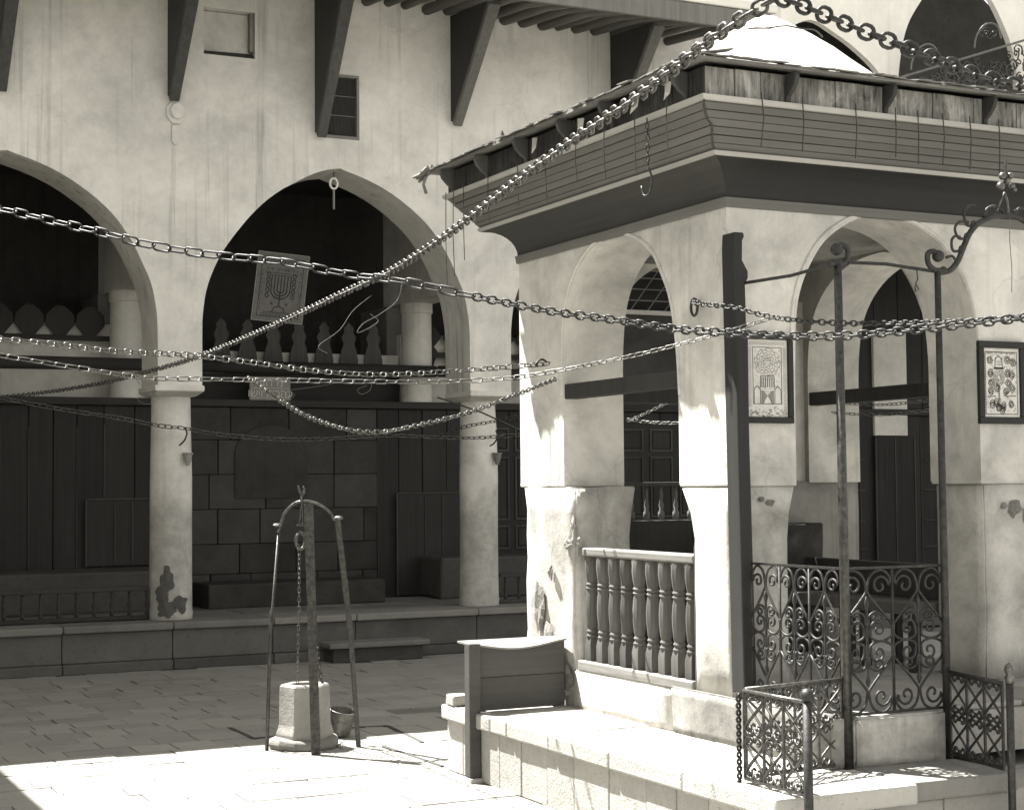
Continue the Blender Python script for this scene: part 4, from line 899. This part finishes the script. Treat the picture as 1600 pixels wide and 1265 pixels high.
# small railings
def grid_cell(w_, h_):
    c = []
    for m in (False, True):
        p = list(reversed(curl((.30*w_, .86*h_), .17*w_, 0, 1.05, 1, 10)))[:-1]+sub2([(.47*w_, .86*h_), (.42*w_, .95*h_), (.18*w_, .96*h_), (.06*w_, .80*h_), (.5*w_, .5*h_), (.94*w_, .20*h_), (.82*w_, .04*h_), (.58*w_, .05*h_), (.53*w_, .14*h_)], 3)+curl((.70*w_, .14*h_), .17*w_, math.pi, 1.05, 1, 10)[1:]
        c.append([((w_-u) if m else u, z) for u, z in p])
    return c
def small_rail(parent, fn, width, cols, rows, h_, r=.005, mat='irond'):
    w_ = width/cols; hh = h_/rows
    for i in range(cols):
        for j in range(rows):
            for p in grid_cell(w_, hh):
                mb = MB(); mb.tube([fn(u+i*w_, z+j*hh) for u, z in p], r, 5); build(mb, 'scroll', M[mat], parent, smooth=True)
    for i in range(cols+1): mb = MB(); mb.tube([fn(i*w_, 0), fn(i*w_, h_)], .008, 4); build(mb, 'bar', M[mat], parent)
    mb = MB(); mb.tube([fn(0, 0), fn(width, 0)], .009, 4); build(mb, 'bottom_rail', M[mat], parent)
    mb = MB(); mb.tube([fn(0, h_), fn(width, h_)], .011, 6); build(mb, 'top_rail', M['chain'] if mat == 'iron' else M[mat], parent, smooth=True)  # lighter iron on top paints in the sun's reflection
sr = thing('porch_railing', 'low L shaped iron scroll railing on the ledge left of the gateway', 'railing', (4.7, 6.7, ZB))
small_rail(sr, lambda u, z: (4.612, 6.85-u, ZB+.02+z-.0*u), .49, 3, 2, .425, .0072, 'iron')
small_rail(sr, lambda u, z: (4.625+u, 6.855+.14*u, ZB+.02+z), .645, 4, 2, .43, .0072, 'iron')
mb = MB(); mb.tube([(4.612, 6.335, .0), (4.612, 6.335, .885)], .022, 8); mb.ball((4.612, 6.335, .915), .033, 10); build(mb, 'post', M['irond'], sr, smooth=True)
mb = MB()
for s_ in (0, math.pi): mb.tube([(4.602+.009*math.cos(k*.9+s_), 6.885+.009*math.sin(k*.9+s_), ZB+.43*k/44) for k in range(45)], .007, 5)
build(mb, 'twisted_bar', M['irond'], sr, smooth=True)
gt = thing('iron_gate', 'low iron gate of crossed scrolls right of the porch with brass topped post', 'gate', (5.9, 6.6, ZB))
small_rail(gt, lambda u, z: (5.94-.10*u/.5, 6.90-u, ZB+.03+z), .50, 3, 2, .425, .0072)
mb = MB(); mb.tube([(5.82, 6.325, .0), (5.82, 6.325, .90)], .020, 8); build(mb, 'post', M['irond'], gt, smooth=True)
mb = MB(); mb.lathe([(.022, .90), (.02, .915), (.026, .925), (.015, .94), (.026, .965), (.02, .985), (.004, 1.0)], (5.82, 6.325, 0), 10); build(mb, 'knob', M['chain'], gt, smooth=True)

# ================================================================== PICTURES AND SIGNS
class Sheet:   # flat print drawn with thin strips on a sheet: local (u right, v up)
    def __init__(s, fn): s.fn = fn; s.mb = {}
    def poly(s, ink, pts, d=.0012): s.mb.setdefault(ink, MB()).add([s.fn(u, v, d) for u, v in pts], [tuple(range(len(pts)))])
    def line(s, ink, pts, w_=.003, d=.0012):
        for a, b in zip(pts[:-1], pts[1:]):
            a2, b2 = Vector(a), Vector(b); t = b2-a2
            if t.length < 1e-6: continue
            n = Vector((-t.y, t.x)).normalized()*w_/2; t = t.normalized()*w_*.3; s.poly(ink, [a2-n-t, b2-n+t, b2+n+t, a2+n-t], d)
    def text_row(s, ink, u0, u1, v, h):
        u = u0
        while u < u1-h*.5:
            w_ = h*random.uniform(.4, .75); k = random.randrange(4)
            L = [[(u, v), (u, v+h), (u+w_, v+h)], [(u, v+h), (u+w_, v+h), (u+w_, v)], [(u, v), (u+w_, v), (u+w_, v+h), (u, v+h)], [(u, v+h), (u+w_*.5, v+h*.3), (u+w_, v+h), (u+w_, v)]][k]
            s.line(ink, L, h*.18); u += w_+h*.35
    def finish(s, parent):
        for ink, mb in s.mb.items(): kind(build(mb, 'print', M[ink], parent), 'stuff')
def menorah(S, ink, cx, v0, v1, hw, n=3, w_=.005, arcs=True):
    for k in range(-n, n+1):
        x = cx+hw*k/n
        if arcs and k:
            rad = abs(hw*k/n); S.line(ink, [(cx+rad*math.cos(a)*(1 if k > 0 else -1), v0+(v1-v0)*.55-rad*math.sin(a)*.9) for a in [math.pi/2*(1-t/8) for t in range(9)]]+[(x, v1)], w_)
        else: S.line(ink, [(x, v0 if k == 0 else v0+(v1-v0)*.35), (x, v1)], w_)
def framed(name, label, x0, z0, wd, ht, border, slope=0):
    t = thing(name, label, 'picture', (x0+wd/2, Y0-.03, z0), 'framed pictures on the pavilion front')
    yb = Y0-.004; f = MB()
    for bx in ((0, wd, 0, border), (0, wd, ht-border, ht), (0, border, border, ht-border), (wd-border, wd, border, ht-border)): f.box(x0+bx[0], x0+bx[1], yb-.028, yb, z0+bx[2], z0+bx[3])
    build(f, 'frame', M['frame'], t, bevel=.005)
    p = build(MB().box(x0+border-.002, x0+wd-border+.002, yb-.012, yb-.004, z0+border-.002, z0+ht-border+.002), 'paper', M['paper'], t)
    return t, Sheet(lambda u, v, d: (x0+u, yb-.012-d, z0+v)), p
t, S, p = framed('framed_picture', 'black framed print of a seven branched lampstand between two little houses', 5.272, 2.228, .345, .51, .036)
random.seed(5)
W_, H_ = .345, .51
S.line('ink', [(.075, .11), (.075, .43), (.27, .43), (.27, .11), (.075, .11)], .0032)
for k in range(14): S.line('inkl', [(.048+.018*k+.008*math.cos(a), .452+.008*math.sin(a)) for a in [2*math.pi*j/7 for j in range(8)]], .0022)
for k in range(18):
    for uu in (.055, .29): S.line('inkl', [(uu+.008*math.cos(a), .10+.019*k+.008*math.sin(a)) for a in [2*math.pi*j/6 for j in range(7)]], .0022)
for q in range(9):
    r0 = .022+.0095*q
    for a0 in [j*math.pi/4+(q % 2)*.39 for j in range(8)]:
        pts = [(.1725+r0*math.cos(a0+x)*1.0, .345+r0*math.sin(a0+x)*.9) for x in (0, .12, .24, .36, .48)]
        if all(.08 < u < .265 and .27 < v < .425 for u, v in pts): S.line('inkg', pts, .003)
S.text_row('ink', .145, .20, .350, .007); S.text_row('inkg', .145, .20, .335, .005); S.text_row('inkg', .15, .195, .365, .005)
for k in range(150): u, v = random.uniform(.08, .262), random.uniform(.19, .425); S.line('inkl', [(u, v), (u+.008, v+random.uniform(-.004, .004))], .0022)
S.line('ink', [(.125, .20), (.125, .262), (.13, .268), (.215, .268), (.22, .262), (.22, .20)], .004)
for k in range(7): S.line('ink', [(.135+.0125*k, .205), (.135+.0125*k, .26)], .005)
for j in range(3):
    for k in range(6-j*2): S.poly('ink', [(.14+.0125*k+j*.0125+a, .192-.014*j+b) for a, b in ((0, 0), (.004, 0), (.004, .004), (0, .004))])
for a, b, sg in ((.130, .112, 1), (.215, .112, -1)): S.poly('inkg', [(a, b), (a, b+.075), (a+sg*.018, b+.07), (a+sg*.038, b+.045), (a+sg*.02, b+.022), (a+sg*.012, b)])
S.line('ink', [(.145, .112), (.148, .125), (.162, .143), (.166, .155), (.179, .155), (.183, .143), (.197, .125), (.20, .112)], .003)
for a in (.082, .222): S.line('ink', [(a, .112), (a, .19), (a+.02, .212), (a+.042, .19), (a+.042, .112)], .0035)
for k in range(90): u, v = random.uniform(.04, .30), random.uniform(.04, .075+.02*random.random()); S.line('inkg', [(u, v), (u+.008, v+random.uniform(-.006, .006))], .0035)
S.finish(p)
t, S, p = framed('framed_picture', 'black framed ornamental print cut by the right edge of the view', 6.985, 2.238, .37, .505, .042)
S.line('ink', [(.06, .06), (.06, .44), (.31, .44), (.31, .06), (.06, .06)], .004); S.text_row('inkg', .07, .30, .425, .012)
for k in range(22): S.poly('ink', [(.05+a, .06+.017*k+b) for a, b in ((0, 0), (.005, 0), (.005, .009), (0, .009))])
S.line('inkg', [(.135, .345), (.14, .40), (.165, .415), (.19, .40), (.195, .345)], .009); S.poly('ink', [(.125, .335), (.205, .335), (.205, .346), (.125, .346)]); S.text_row('ink', .15, .185, .375, .008); S.text_row('ink', .15, .185, .36, .007)
for q in range(5): S.line('inkg', [(.165+(.045-.008*q)*math.cos(a), .285+(.055-.01*q)*math.sin(a)) for a in [2*math.pi*j/14 for j in range(15)]], .0035)
S.poly('inkg', [(.155, .10), (.175, .10), (.17, .235), (.16, .235)])
for cu, cv in ((.095, .39), (.235, .395), (.10, .31), (.235, .31), (.105, .25), (.24, .25), (.10, .20), (.15, .22), (.22, .20), (.27, .22), (.11, .12), (.16, .10), (.2, .11), (.26, .12), (.14, .13), (.19, .085), (.27, .30), (.28, .38)):
    for q in range(3): S.line('ink' if q % 2 == 0 else 'inkg', [(cu+(.022-.007*q)*math.cos(a)*random.uniform(.8, 1.2), cv+(.024-.007*q)*math.sin(a)*random.uniform(.8, 1.2)) for a in [2*math.pi*j/8 for j in range(9)]], .004)
for k in range(170): u, v = random.uniform(.065, .30), random.uniform(.065, .435); S.line(random.choice(('inkg', 'inkl', 'ink')), [(u, v), (u+random.uniform(.004, .012), v+random.uniform(-.008, .008))], .003)
S.line('ink', [(.08, .165), (.14, .17)], .004); S.line('ink', [(.205, .17), (.30, .172)], .004)
S.finish(p)
# lampstand poster hanging in the middle arch (tilted)
tp = thing('hanging_poster', 'tilted old poster of a branched lampstand hanging inside the middle arch', 'poster', (6.03, 18.3, 4.17))
ca, sa = math.cos(R(-3.5)), math.sin(R(-3.5))
pf = lambda u, v, d: (6.03+(u*ca-v*sa)+v*.055, 18.3-d-.02*v, 4.175+(u*sa+v*ca))
mb = MB(); mb.prism([(-.31, -.40), (.31, -.40), (.31, .40), (-.31, .40)], pf, -.012, 0); p = build(mb, 'sheet', M['oldpaper'], tp)
S = Sheet(pf); I = 'ink'
for m in (.005, .06): S.line('inkg' if m < .05 else I, [(-.31+m, -.40+m), (.31-m, -.40+m), (.31-m, .40-m), (-.31+m, .40-m), (-.31+m, -.40+m)], .008)
S.text_row(I, -.22, .22, .27, .035); S.text_row(I, -.20, .20, .19, .03); S.line(I, [(-.19, .165), (.19, .165)], .008); S.text_row(I, -.2, .2, -.335, .025)
for k in range(10):
    for uu in (-.24, .215): S.text_row(I, uu, uu+.035, -.27+.048*k, .026)
for k in range(5):
    for uu in (-.155, .155): S.line(I, [(uu+.02*math.cos(a), -.10+.06*k+.024*math.sin(a)) for a in [2*math.pi*j/8 for j in range(9)]], .011)
menorah(S, I, 0, -.22, .13, .115, 3, .014); S.line(I, [(-.12, .14), (.12, .14)], .008)
S.line(I, [(-.075, -.28), (-.055, -.235), (0, -.215), (.055, -.235), (.075, -.28)], .012); S.line(I, [(-.18, -.29), (.18, -.29)], .008)
for uu in (-.09, .09):
    for q in range(3): S.line(I, [(uu+.016*math.cos(q*math.pi/3), -.19+.016*math.sin(q*math.pi/3)), (uu-.016*math.cos(q*math.pi/3), -.19-.016*math.sin(q*math.pi/3))], .006)
S.finish(p)
# lettered plaque over the masonry
tq = thing('lettered_plaque', 'grey wall plaque with two lines of pale Hebrew letters below the gallery rail', 'sign', (6.31, 19.58, 2.95))
p = build(MB().box(6.055, 6.575, 19.575, 19.598, 2.945, 3.235), 'board', M['plaque'], tq, bevel=.006)
for txt, zz, sz, xx in (('ושיורדכהכ', 2.985, .135, 6.315), ('ווח ונ', 3.115, .145, 6.33)):
    cu = bpy.data.curves.new('letters', 'FONT'); cu.body = txt; cu.size = sz; cu.align_x = 'CENTER'; cu.extrude = .002; cu.resolution_u = 3
    ob = bpy.data.objects.new('letters', cu); COL.objects.link(ob); ob.location = (xx, 19.572, zz); ob.rotation_euler = (math.pi/2, 0, 0)
    bpy.context.view_layer.update(); me = bpy.data.meshes.new_from_object(ob.evaluated_get(bpy.context.evaluated_depsgraph_get())); me.transform(ob.matrix_world)
    bpy.data.objects.remove(ob); me.materials.clear(); me.materials.append(M['plaqueink'])
    me.transform(Matrix.Translation((-xx, -19.572, -zz))); kind(put('letters', me, p, (xx, 19.572, zz)), 'stuff')
S = Sheet(lambda u, v, d: (6.055+u, 19.574-d, 2.945+v)); S.line('plaqueink', [(.03, .03), (.49, .03), (.505, .06), (.505, .12), (.48, .148), (.03, .148), (.012, .11), (.012, .06), (.03, .03)], .006); S.finish(p)
# rolled reed mat with frayed end in the arch beside the pavilion
mt = thing('rolled_mat', 'frayed rolled reed matting slung under the arch beside the pavilion', 'mat', (8.9, 17.9, 4.1))
mb = MB()
for k in range(16):
    a = k*.4; r = .05+.004*k
    mb.tube([(8.62+r*math.cos(a)*.6, 17.5, 4.20+r*math.sin(a)-random.uniform(0, .1)), (9.0+r*math.cos(a), 17.55, 4.46+r*math.sin(a)), (9.7+r*math.cos(a), 17.6, 5.1+r*math.sin(a))], .028, 5)
build(mb, 'reeds', M['matting'], mt, smooth=True)
mb = MB()
for k in range(7): mb.tube([(8.66+.02*k, 17.5, 4.22), (8.60+.035*k, 17.49, 3.98+random.uniform(0, .1))], .012, 4)
build(mb, 'frayed_end', M['oldwood'], mt)
mb = MB(); mb.tube([(8.75, 17.52, 4.25), (8.80, 17.55, 3.95), (9.1, 17.6, 3.6)], .03, 5); build(mb, 'prop', M['fin'], mt)

# ================================================================== CHAINS
def link_mesh(name, p, d, wid, mat, n=14, m=6):
    """one racetrack link lying in local xz, long axis x, pitch p, wire diameter d"""
    hl = (p+d)/2; hw = wid/2; st = max(hl-hw, 0); pts = []
    for k in range(n):
        a = 2*math.pi*k/n; c, s_ = math.cos(a), math.sin(a); pts.append((hw*c+(st if c > 1e-6 else -st if c < -1e-6 else 0), 0, hw*s_))
    mb = MB(); mb.tube(pts, d/2, m, True); me = mb.mesh(name, mat, True); return me
def chain(label, pts, p, d, wid, mat, roll=25, root=None, name='chain', group='iron chains strung across the courtyard', cat='chain', sag=None, tw=0, sub=8):
    P_ = smoothpath(pts, sub)
    L = [0]
    for a, b in zip(P_[:-1], P_[1:]): L.append(L[-1]+(b-a).length)
    n = max(1, round(L[-1]/p)); p = L[-1]/n; me = link_mesh('link', p, d, wid, mat)
    mid = P_[len(P_)//2]; root = root or thing(name, label, cat, tuple(P_[0]), group)
    def at(s_):
        s_ = min(max(s_, 0), L[-1]-1e-6)
        for i in range(len(L)-1):
            if L[i] <= s_ <= L[i+1]: return P_[i].lerp(P_[i+1], (s_-L[i])/max(L[i+1]-L[i], 1e-9))
        return P_[-1]
    items = []
    for k in range(n):
        a, b = at(k*p), at((k+1)*p); t = (b-a).normalized(); q = Vector((1, 0, 0)).rotation_difference(t)
        up = q @ Vector((0, 0, 1))   # keep the roll steady along the chain
        side = t.cross(Vector((0, 0, 1))).normalized(); zz = side.cross(t).normalized()
        q = Matrix((t, -side, zz)).transposed().to_quaternion()
        rr = R(roll+(90 if k % 2 else 0)+random.uniform(-14, 14)+tw*k)
        items.append(((a+b)/2, q @ Quaternion((1, 0, 0), rr)))
    items.sort(key=lambda it: (it[0]-Vector((0, 0, EYE))).length)
    for c, q in items[:298]: put('link', me, root, c, q)
    if len(items) > 298:
        mb = MB(); V_ = [v.co.copy() for v in me.vertices]; F_ = [tuple(f.vertices) for f in me.polygons]
        for c, q in items[298:]: mb.add([q @ v+c for v in V_], F_)
        kind(build(mb, 'far_links', mat, root, smooth=True), 'stuff')
    return root
CA = [(2.717, 18.788, 2.863), (3.202, 17.708, 2.884), (3.452, 16.098, 2.889), (3.588, 14.755, 2.918), (3.633, 13.128, 2.944), (3.565, 11.080, 2.995), (3.383, 9.070, 3.021), (3.238, 8.017, 3.009), (3.059, 6.874, 3.034), (2.896, 5.880, 3.083), (2.732, 5.040, 3.095), (2.572, 4.333, 3.080), (2.447, 3.779, 3.086), (2.409, 3.538, 3.093), (2.415, 3.390, 3.108)]
CA2 = [(2.415, 3.390, 3.108), (2.511, 3.389, 3.090), (2.651, 3.377, 3.052), (2.862, 3.333, 2.986), (3.016, 3.315, 2.948), (3.233, 3.266, 2.911)]
CB = [(1.049, 7.671, 3.173), (1.237, 7.471, 3.109), (1.420, 7.273, 3.038), (1.572, 7.090, 2.977), (1.708, 6.970, 2.925), (1.938, 6.804, 2.872), (2.173, 6.580, 2.826), (2.377, 6.372, 2.761), (2.527, 6.188, 2.721), (2.764, 5.965, 2.643), (2.992, 5.745, 2.571), (3.145, 5.560, 2.529), (3.314, 5.368, 2.481), (3.390, 5.221, 2.459), (3.525, 5.044, 2.436), (3.675, 4.860, 2.421), (3.817, 4.678, 2.426), (3.952, 4.500, 2.440), (4.159, 4.285, 2.461)]
CC = [(5.19, 8.10, 2.935), (4.972, 7.80, 2.89), (4.99, 7.436, 2.828), (5.056, 7.175, 2.755), (5.205, 6.882, 2.706), (5.304, 6.500, 2.672), (5.383, 6.128, 2.650), (5.472, 5.639, 2.635)]
CD = [(5.051, 7.155, 2.759), (4.914, 7.203, 2.712), (4.790, 7.255, 2.672), (4.454, 7.536, 2.574), (4.176, 7.732, 2.510), (3.917, 7.973, 2.465), (3.610, 8.125, 2.448), (3.265, 8.183, 2.444), (2.778, 8.310, 2.449), (2.303, 8.321, 2.447), (2.044, 8.336, 2.449), (1.711, 8.275, 2.483), (1.310, 8.246, 2.537), (1.184, 8.195, 2.554)]
CE = [(1.243, 8.607, 2.661), (1.374, 8.654, 2.650), (1.645, 8.745, 2.642), (1.979, 8.916, 2.628), (2.332, 9.077, 2.632), (2.545, 9.196, 2.635), (2.928, 9.343, 2.615), (3.398, 9.560, 2.590), (3.859, 9.668, 2.587), (4.454, 9.819, 2.634), (5.152, 9.919, 2.704)]
CF = [(5.146, 9.816, 2.594), (4.948, 9.693, 2.536), (4.711, 9.591, 2.460), (4.329, 9.450, 2.343), (3.926, 9.318, 2.256), (3.662, 9.283, 2.214), (3.437, 9.225, 2.230), (3.134, 9.036, 2.295), (2.844, 8.727, 2.384), (2.597, 8.421, 2.462)]
CG = [(2.448, 16.928, 2.843), (2.860, 16.842, 2.751), (3.288, 16.803, 2.672), (3.780, 16.733, 2.597), (4.235, 16.737, 2.517), (4.508, 16.771, 2.494), (4.786, 16.805, 2.445), (5.475, 16.804, 2.388), (6.156, 16.915, 2.400), (6.761, 16.950, 2.439), (7.344, 16.888, 2.419), (7.777, 16.899, 2.414), (8.099, 16.907, 2.430), (8.652, 16.800, 2.473)]
chain('heavy chain climbing diagonally from lower left to the top of the view', CA, .048, .0102, .035, M['chain'], 20)
chain('thick dark chain at the top right corner in front of the dome', CA2, .032, .0108, .036, M['chaind'], 10)
cb = chain('long linked chain crossing the whole court below the arch tops', CB[:10], .074, .0092, .037, M['chaind'], 35)
chain('', CB[9:], .031, .0092, .030, M['chaind'], 25, root=cb)
chain('dark chain hung from a ring on the pavilion corner above the framed print', CC, .032, .0082, .028, M['chaind'], 30)
cd_ = chain('slack chain of long thin links running left from the pavilion corner', CD[4:], .058, .0066, .026, M['chain'], 40)
chain('', CD[:5], .040, .006, .022, M['chain'], 40, root=cd_)
chain('chain with an S hook end fixed beside the pavilion left arch', CE, .050, .0082, .034, M['chain'], 40)
chain('fine twisted chain sagging from the pavilion left arch into the gallery', CF, .030, .0085, .025, M['chain'], 20, tw=6)
chain('thin chain hung between the hooks on the gallery columns', CG, .070, .011, .044, M['chain'], 50)
chain('short loose chain lying across the middle white column', [(7.36, 16.885, 2.425), (7.670, 16.833, 2.532), (7.904, 16.828, 2.577), (8.228, 16.889, 2.632), (8.70, 16.95, 2.75)], .06, .009, .04, M['chaind'], 45)
chain('rising chain seen inside the pavilion through the left arch', [(6.182, 10.659, 2.352), (6.257, 10.507, 2.408), (6.385, 10.215, 2.522)], .030, .006, .02, M['chain'], 40)
chain('level chain seen inside the pavilion through the left arch', [(6.182, 10.658, 2.367), (6.300, 10.490, 2.338), (6.441, 10.310, 2.328)], .040, .006, .022, M['chain'], 40)
chain('upper of two chains seen behind the iron poles in the front arch', [(7.386, 9.782, 2.469), (7.447, 9.698, 2.457), (7.687, 9.580, 2.445), (7.997, 9.426, 2.474), (8.101, 9.375, 2.487)], .034, .006, .022, M['chain'], 40)
chain('lower of two chains seen behind the iron poles in the front arch', [(7.326, 9.705, 2.391), (7.385, 9.620, 2.379), (7.624, 9.504, 2.368), (7.932, 9.351, 2.401), (8.034, 9.300, 2.418)], .034, .006, .022, M['chain'], 40)
hc = chain('short chain with a large open hook hanging down the cornice', [(4.75, 7.93, 3.93), (4.75, 7.926, 3.80), (4.75, 7.924, 3.66)], .030, .006, .018, M['chaind'], 30, group='chains hanging down')
mb = MB(); mb.tube(smoothpath([(4.75, 7.924, 3.66), (4.76, 7.905, 3.60), (4.76, 7.905, 3.55), (4.755, 7.93, 3.505), (4.75, 7.975, 3.505), (4.75, 8.0, 3.56)], 4), .006, 6); build(mb, 'hook', M['chaind'], hc, smooth=True)
mb = MB(); mb.tube([(5.155+.0*k, 8.105+.035*math.cos(.524*k), 2.905+.05*math.sin(.524*k)) for k in range(12)], .008, 6, True)
tag(build(mb, 'iron_ring', M['chaind'], smooth=True), 'iron ring fixed to the pavilion corner pier where a chain starts', 'ring')
chain('well chain dropping from the pulley into the wellhead', [(3.925, 11.5, 1.47), (3.93, 11.52, 1.1), (3.935, 11.56, .75), (3.95, 11.62, .42)], .034, .006, .018, M['chain'], 30, group='well chains')
chain('well chain slanting down from the frame to the bucket', [(4.03, 11.5, 1.15), (4.06, 11.52, .85), (4.11, 11.58, .55), (4.18, 11.68, .35), (4.25, 11.8, .22), (4.33, 11.92, .21)], .040, .007, .022, M['chaind'], 30, group='well chains')
sh = MB(); sh.tube(smoothpath([(5.13, 9.915, 2.715), (5.09, 9.90, 2.73), (5.05, 9.885, 2.715), (5.03, 9.88, 2.69), (5.05, 9.885, 2.68)], 4), .007, 5)
tag(build(sh, 's_hook', M['chaind'], smooth=True), 'small S shaped hook at the end of the chain beside the left arch', 'hook')
# wire cable slanting across the second column
mb = MB(); mb.tube([(7.36, 16.85, 2.86), (7.9, 16.86, 2.70), (8.35, 16.88, 2.52)], .010, 5); tag(build(mb, 'cable', M['wire']), 'dark wire cable slanting across the middle white column', 'cable')
# loose strings with loops
def string(label, pts, r=.0032): mb = MB(); mb.tube(smoothpath(pts, 5), r, 4); tag(build(mb, 'loose_string', M['string']), label, 'string', 'loose strings hanging from the chains')
string('looped string hanging below the gallery rail left of the plaque', [(6.5, 17.2, 3.07), (6.1, 17.2, 2.98), (5.72, 17.2, 2.92), (5.60, 17.2, 2.84), (5.72, 17.2, 2.80), (5.82, 17.2, 2.88), (5.75, 17.2, 2.93)])
string('looped string hanging right of the lettered plaque', [(6.72, 17.2, 3.05), (6.70, 17.2, 2.95), (6.60, 17.2, 2.90), (6.55, 17.2, 2.95), (6.66, 17.2, 3.0)])
string('long string with knotted end hanging from the heavy chain right of the poster', [(3.30, 8.0, 2.97), (3.27, 8.0, 2.86), (3.17, 8.0, 2.78), (3.08, 8.0, 2.73), (3.05, 8.0, 2.68), (3.16, 8.0, 2.74), (3.12, 8.0, 2.78)], .0016)
string('string trailing down from the heavy chain over the cut out boards', [(3.36, 8.6, 2.95), (3.25, 8.6, 2.86), (3.17, 8.6, 2.75), (3.05, 8.6, 2.66), (3.10, 8.6, 2.62)], .0016)
string('looped string hanging beside the left white column', [(4.05, 17.2, 3.10), (4.15, 17.2, 2.95), (4.30, 17.2, 2.80), (4.20, 17.2, 2.76), (4.12, 17.2, 2.82), (4.3, 17.2, 2.87)])
string('string dangling from the arch edge under the gate arch', [(6.455, 6.93, 3.33), (6.45, 6.93, 3.2), (6.46, 6.93, 3.05), (6.455, 6.93, 2.92)], .0022)
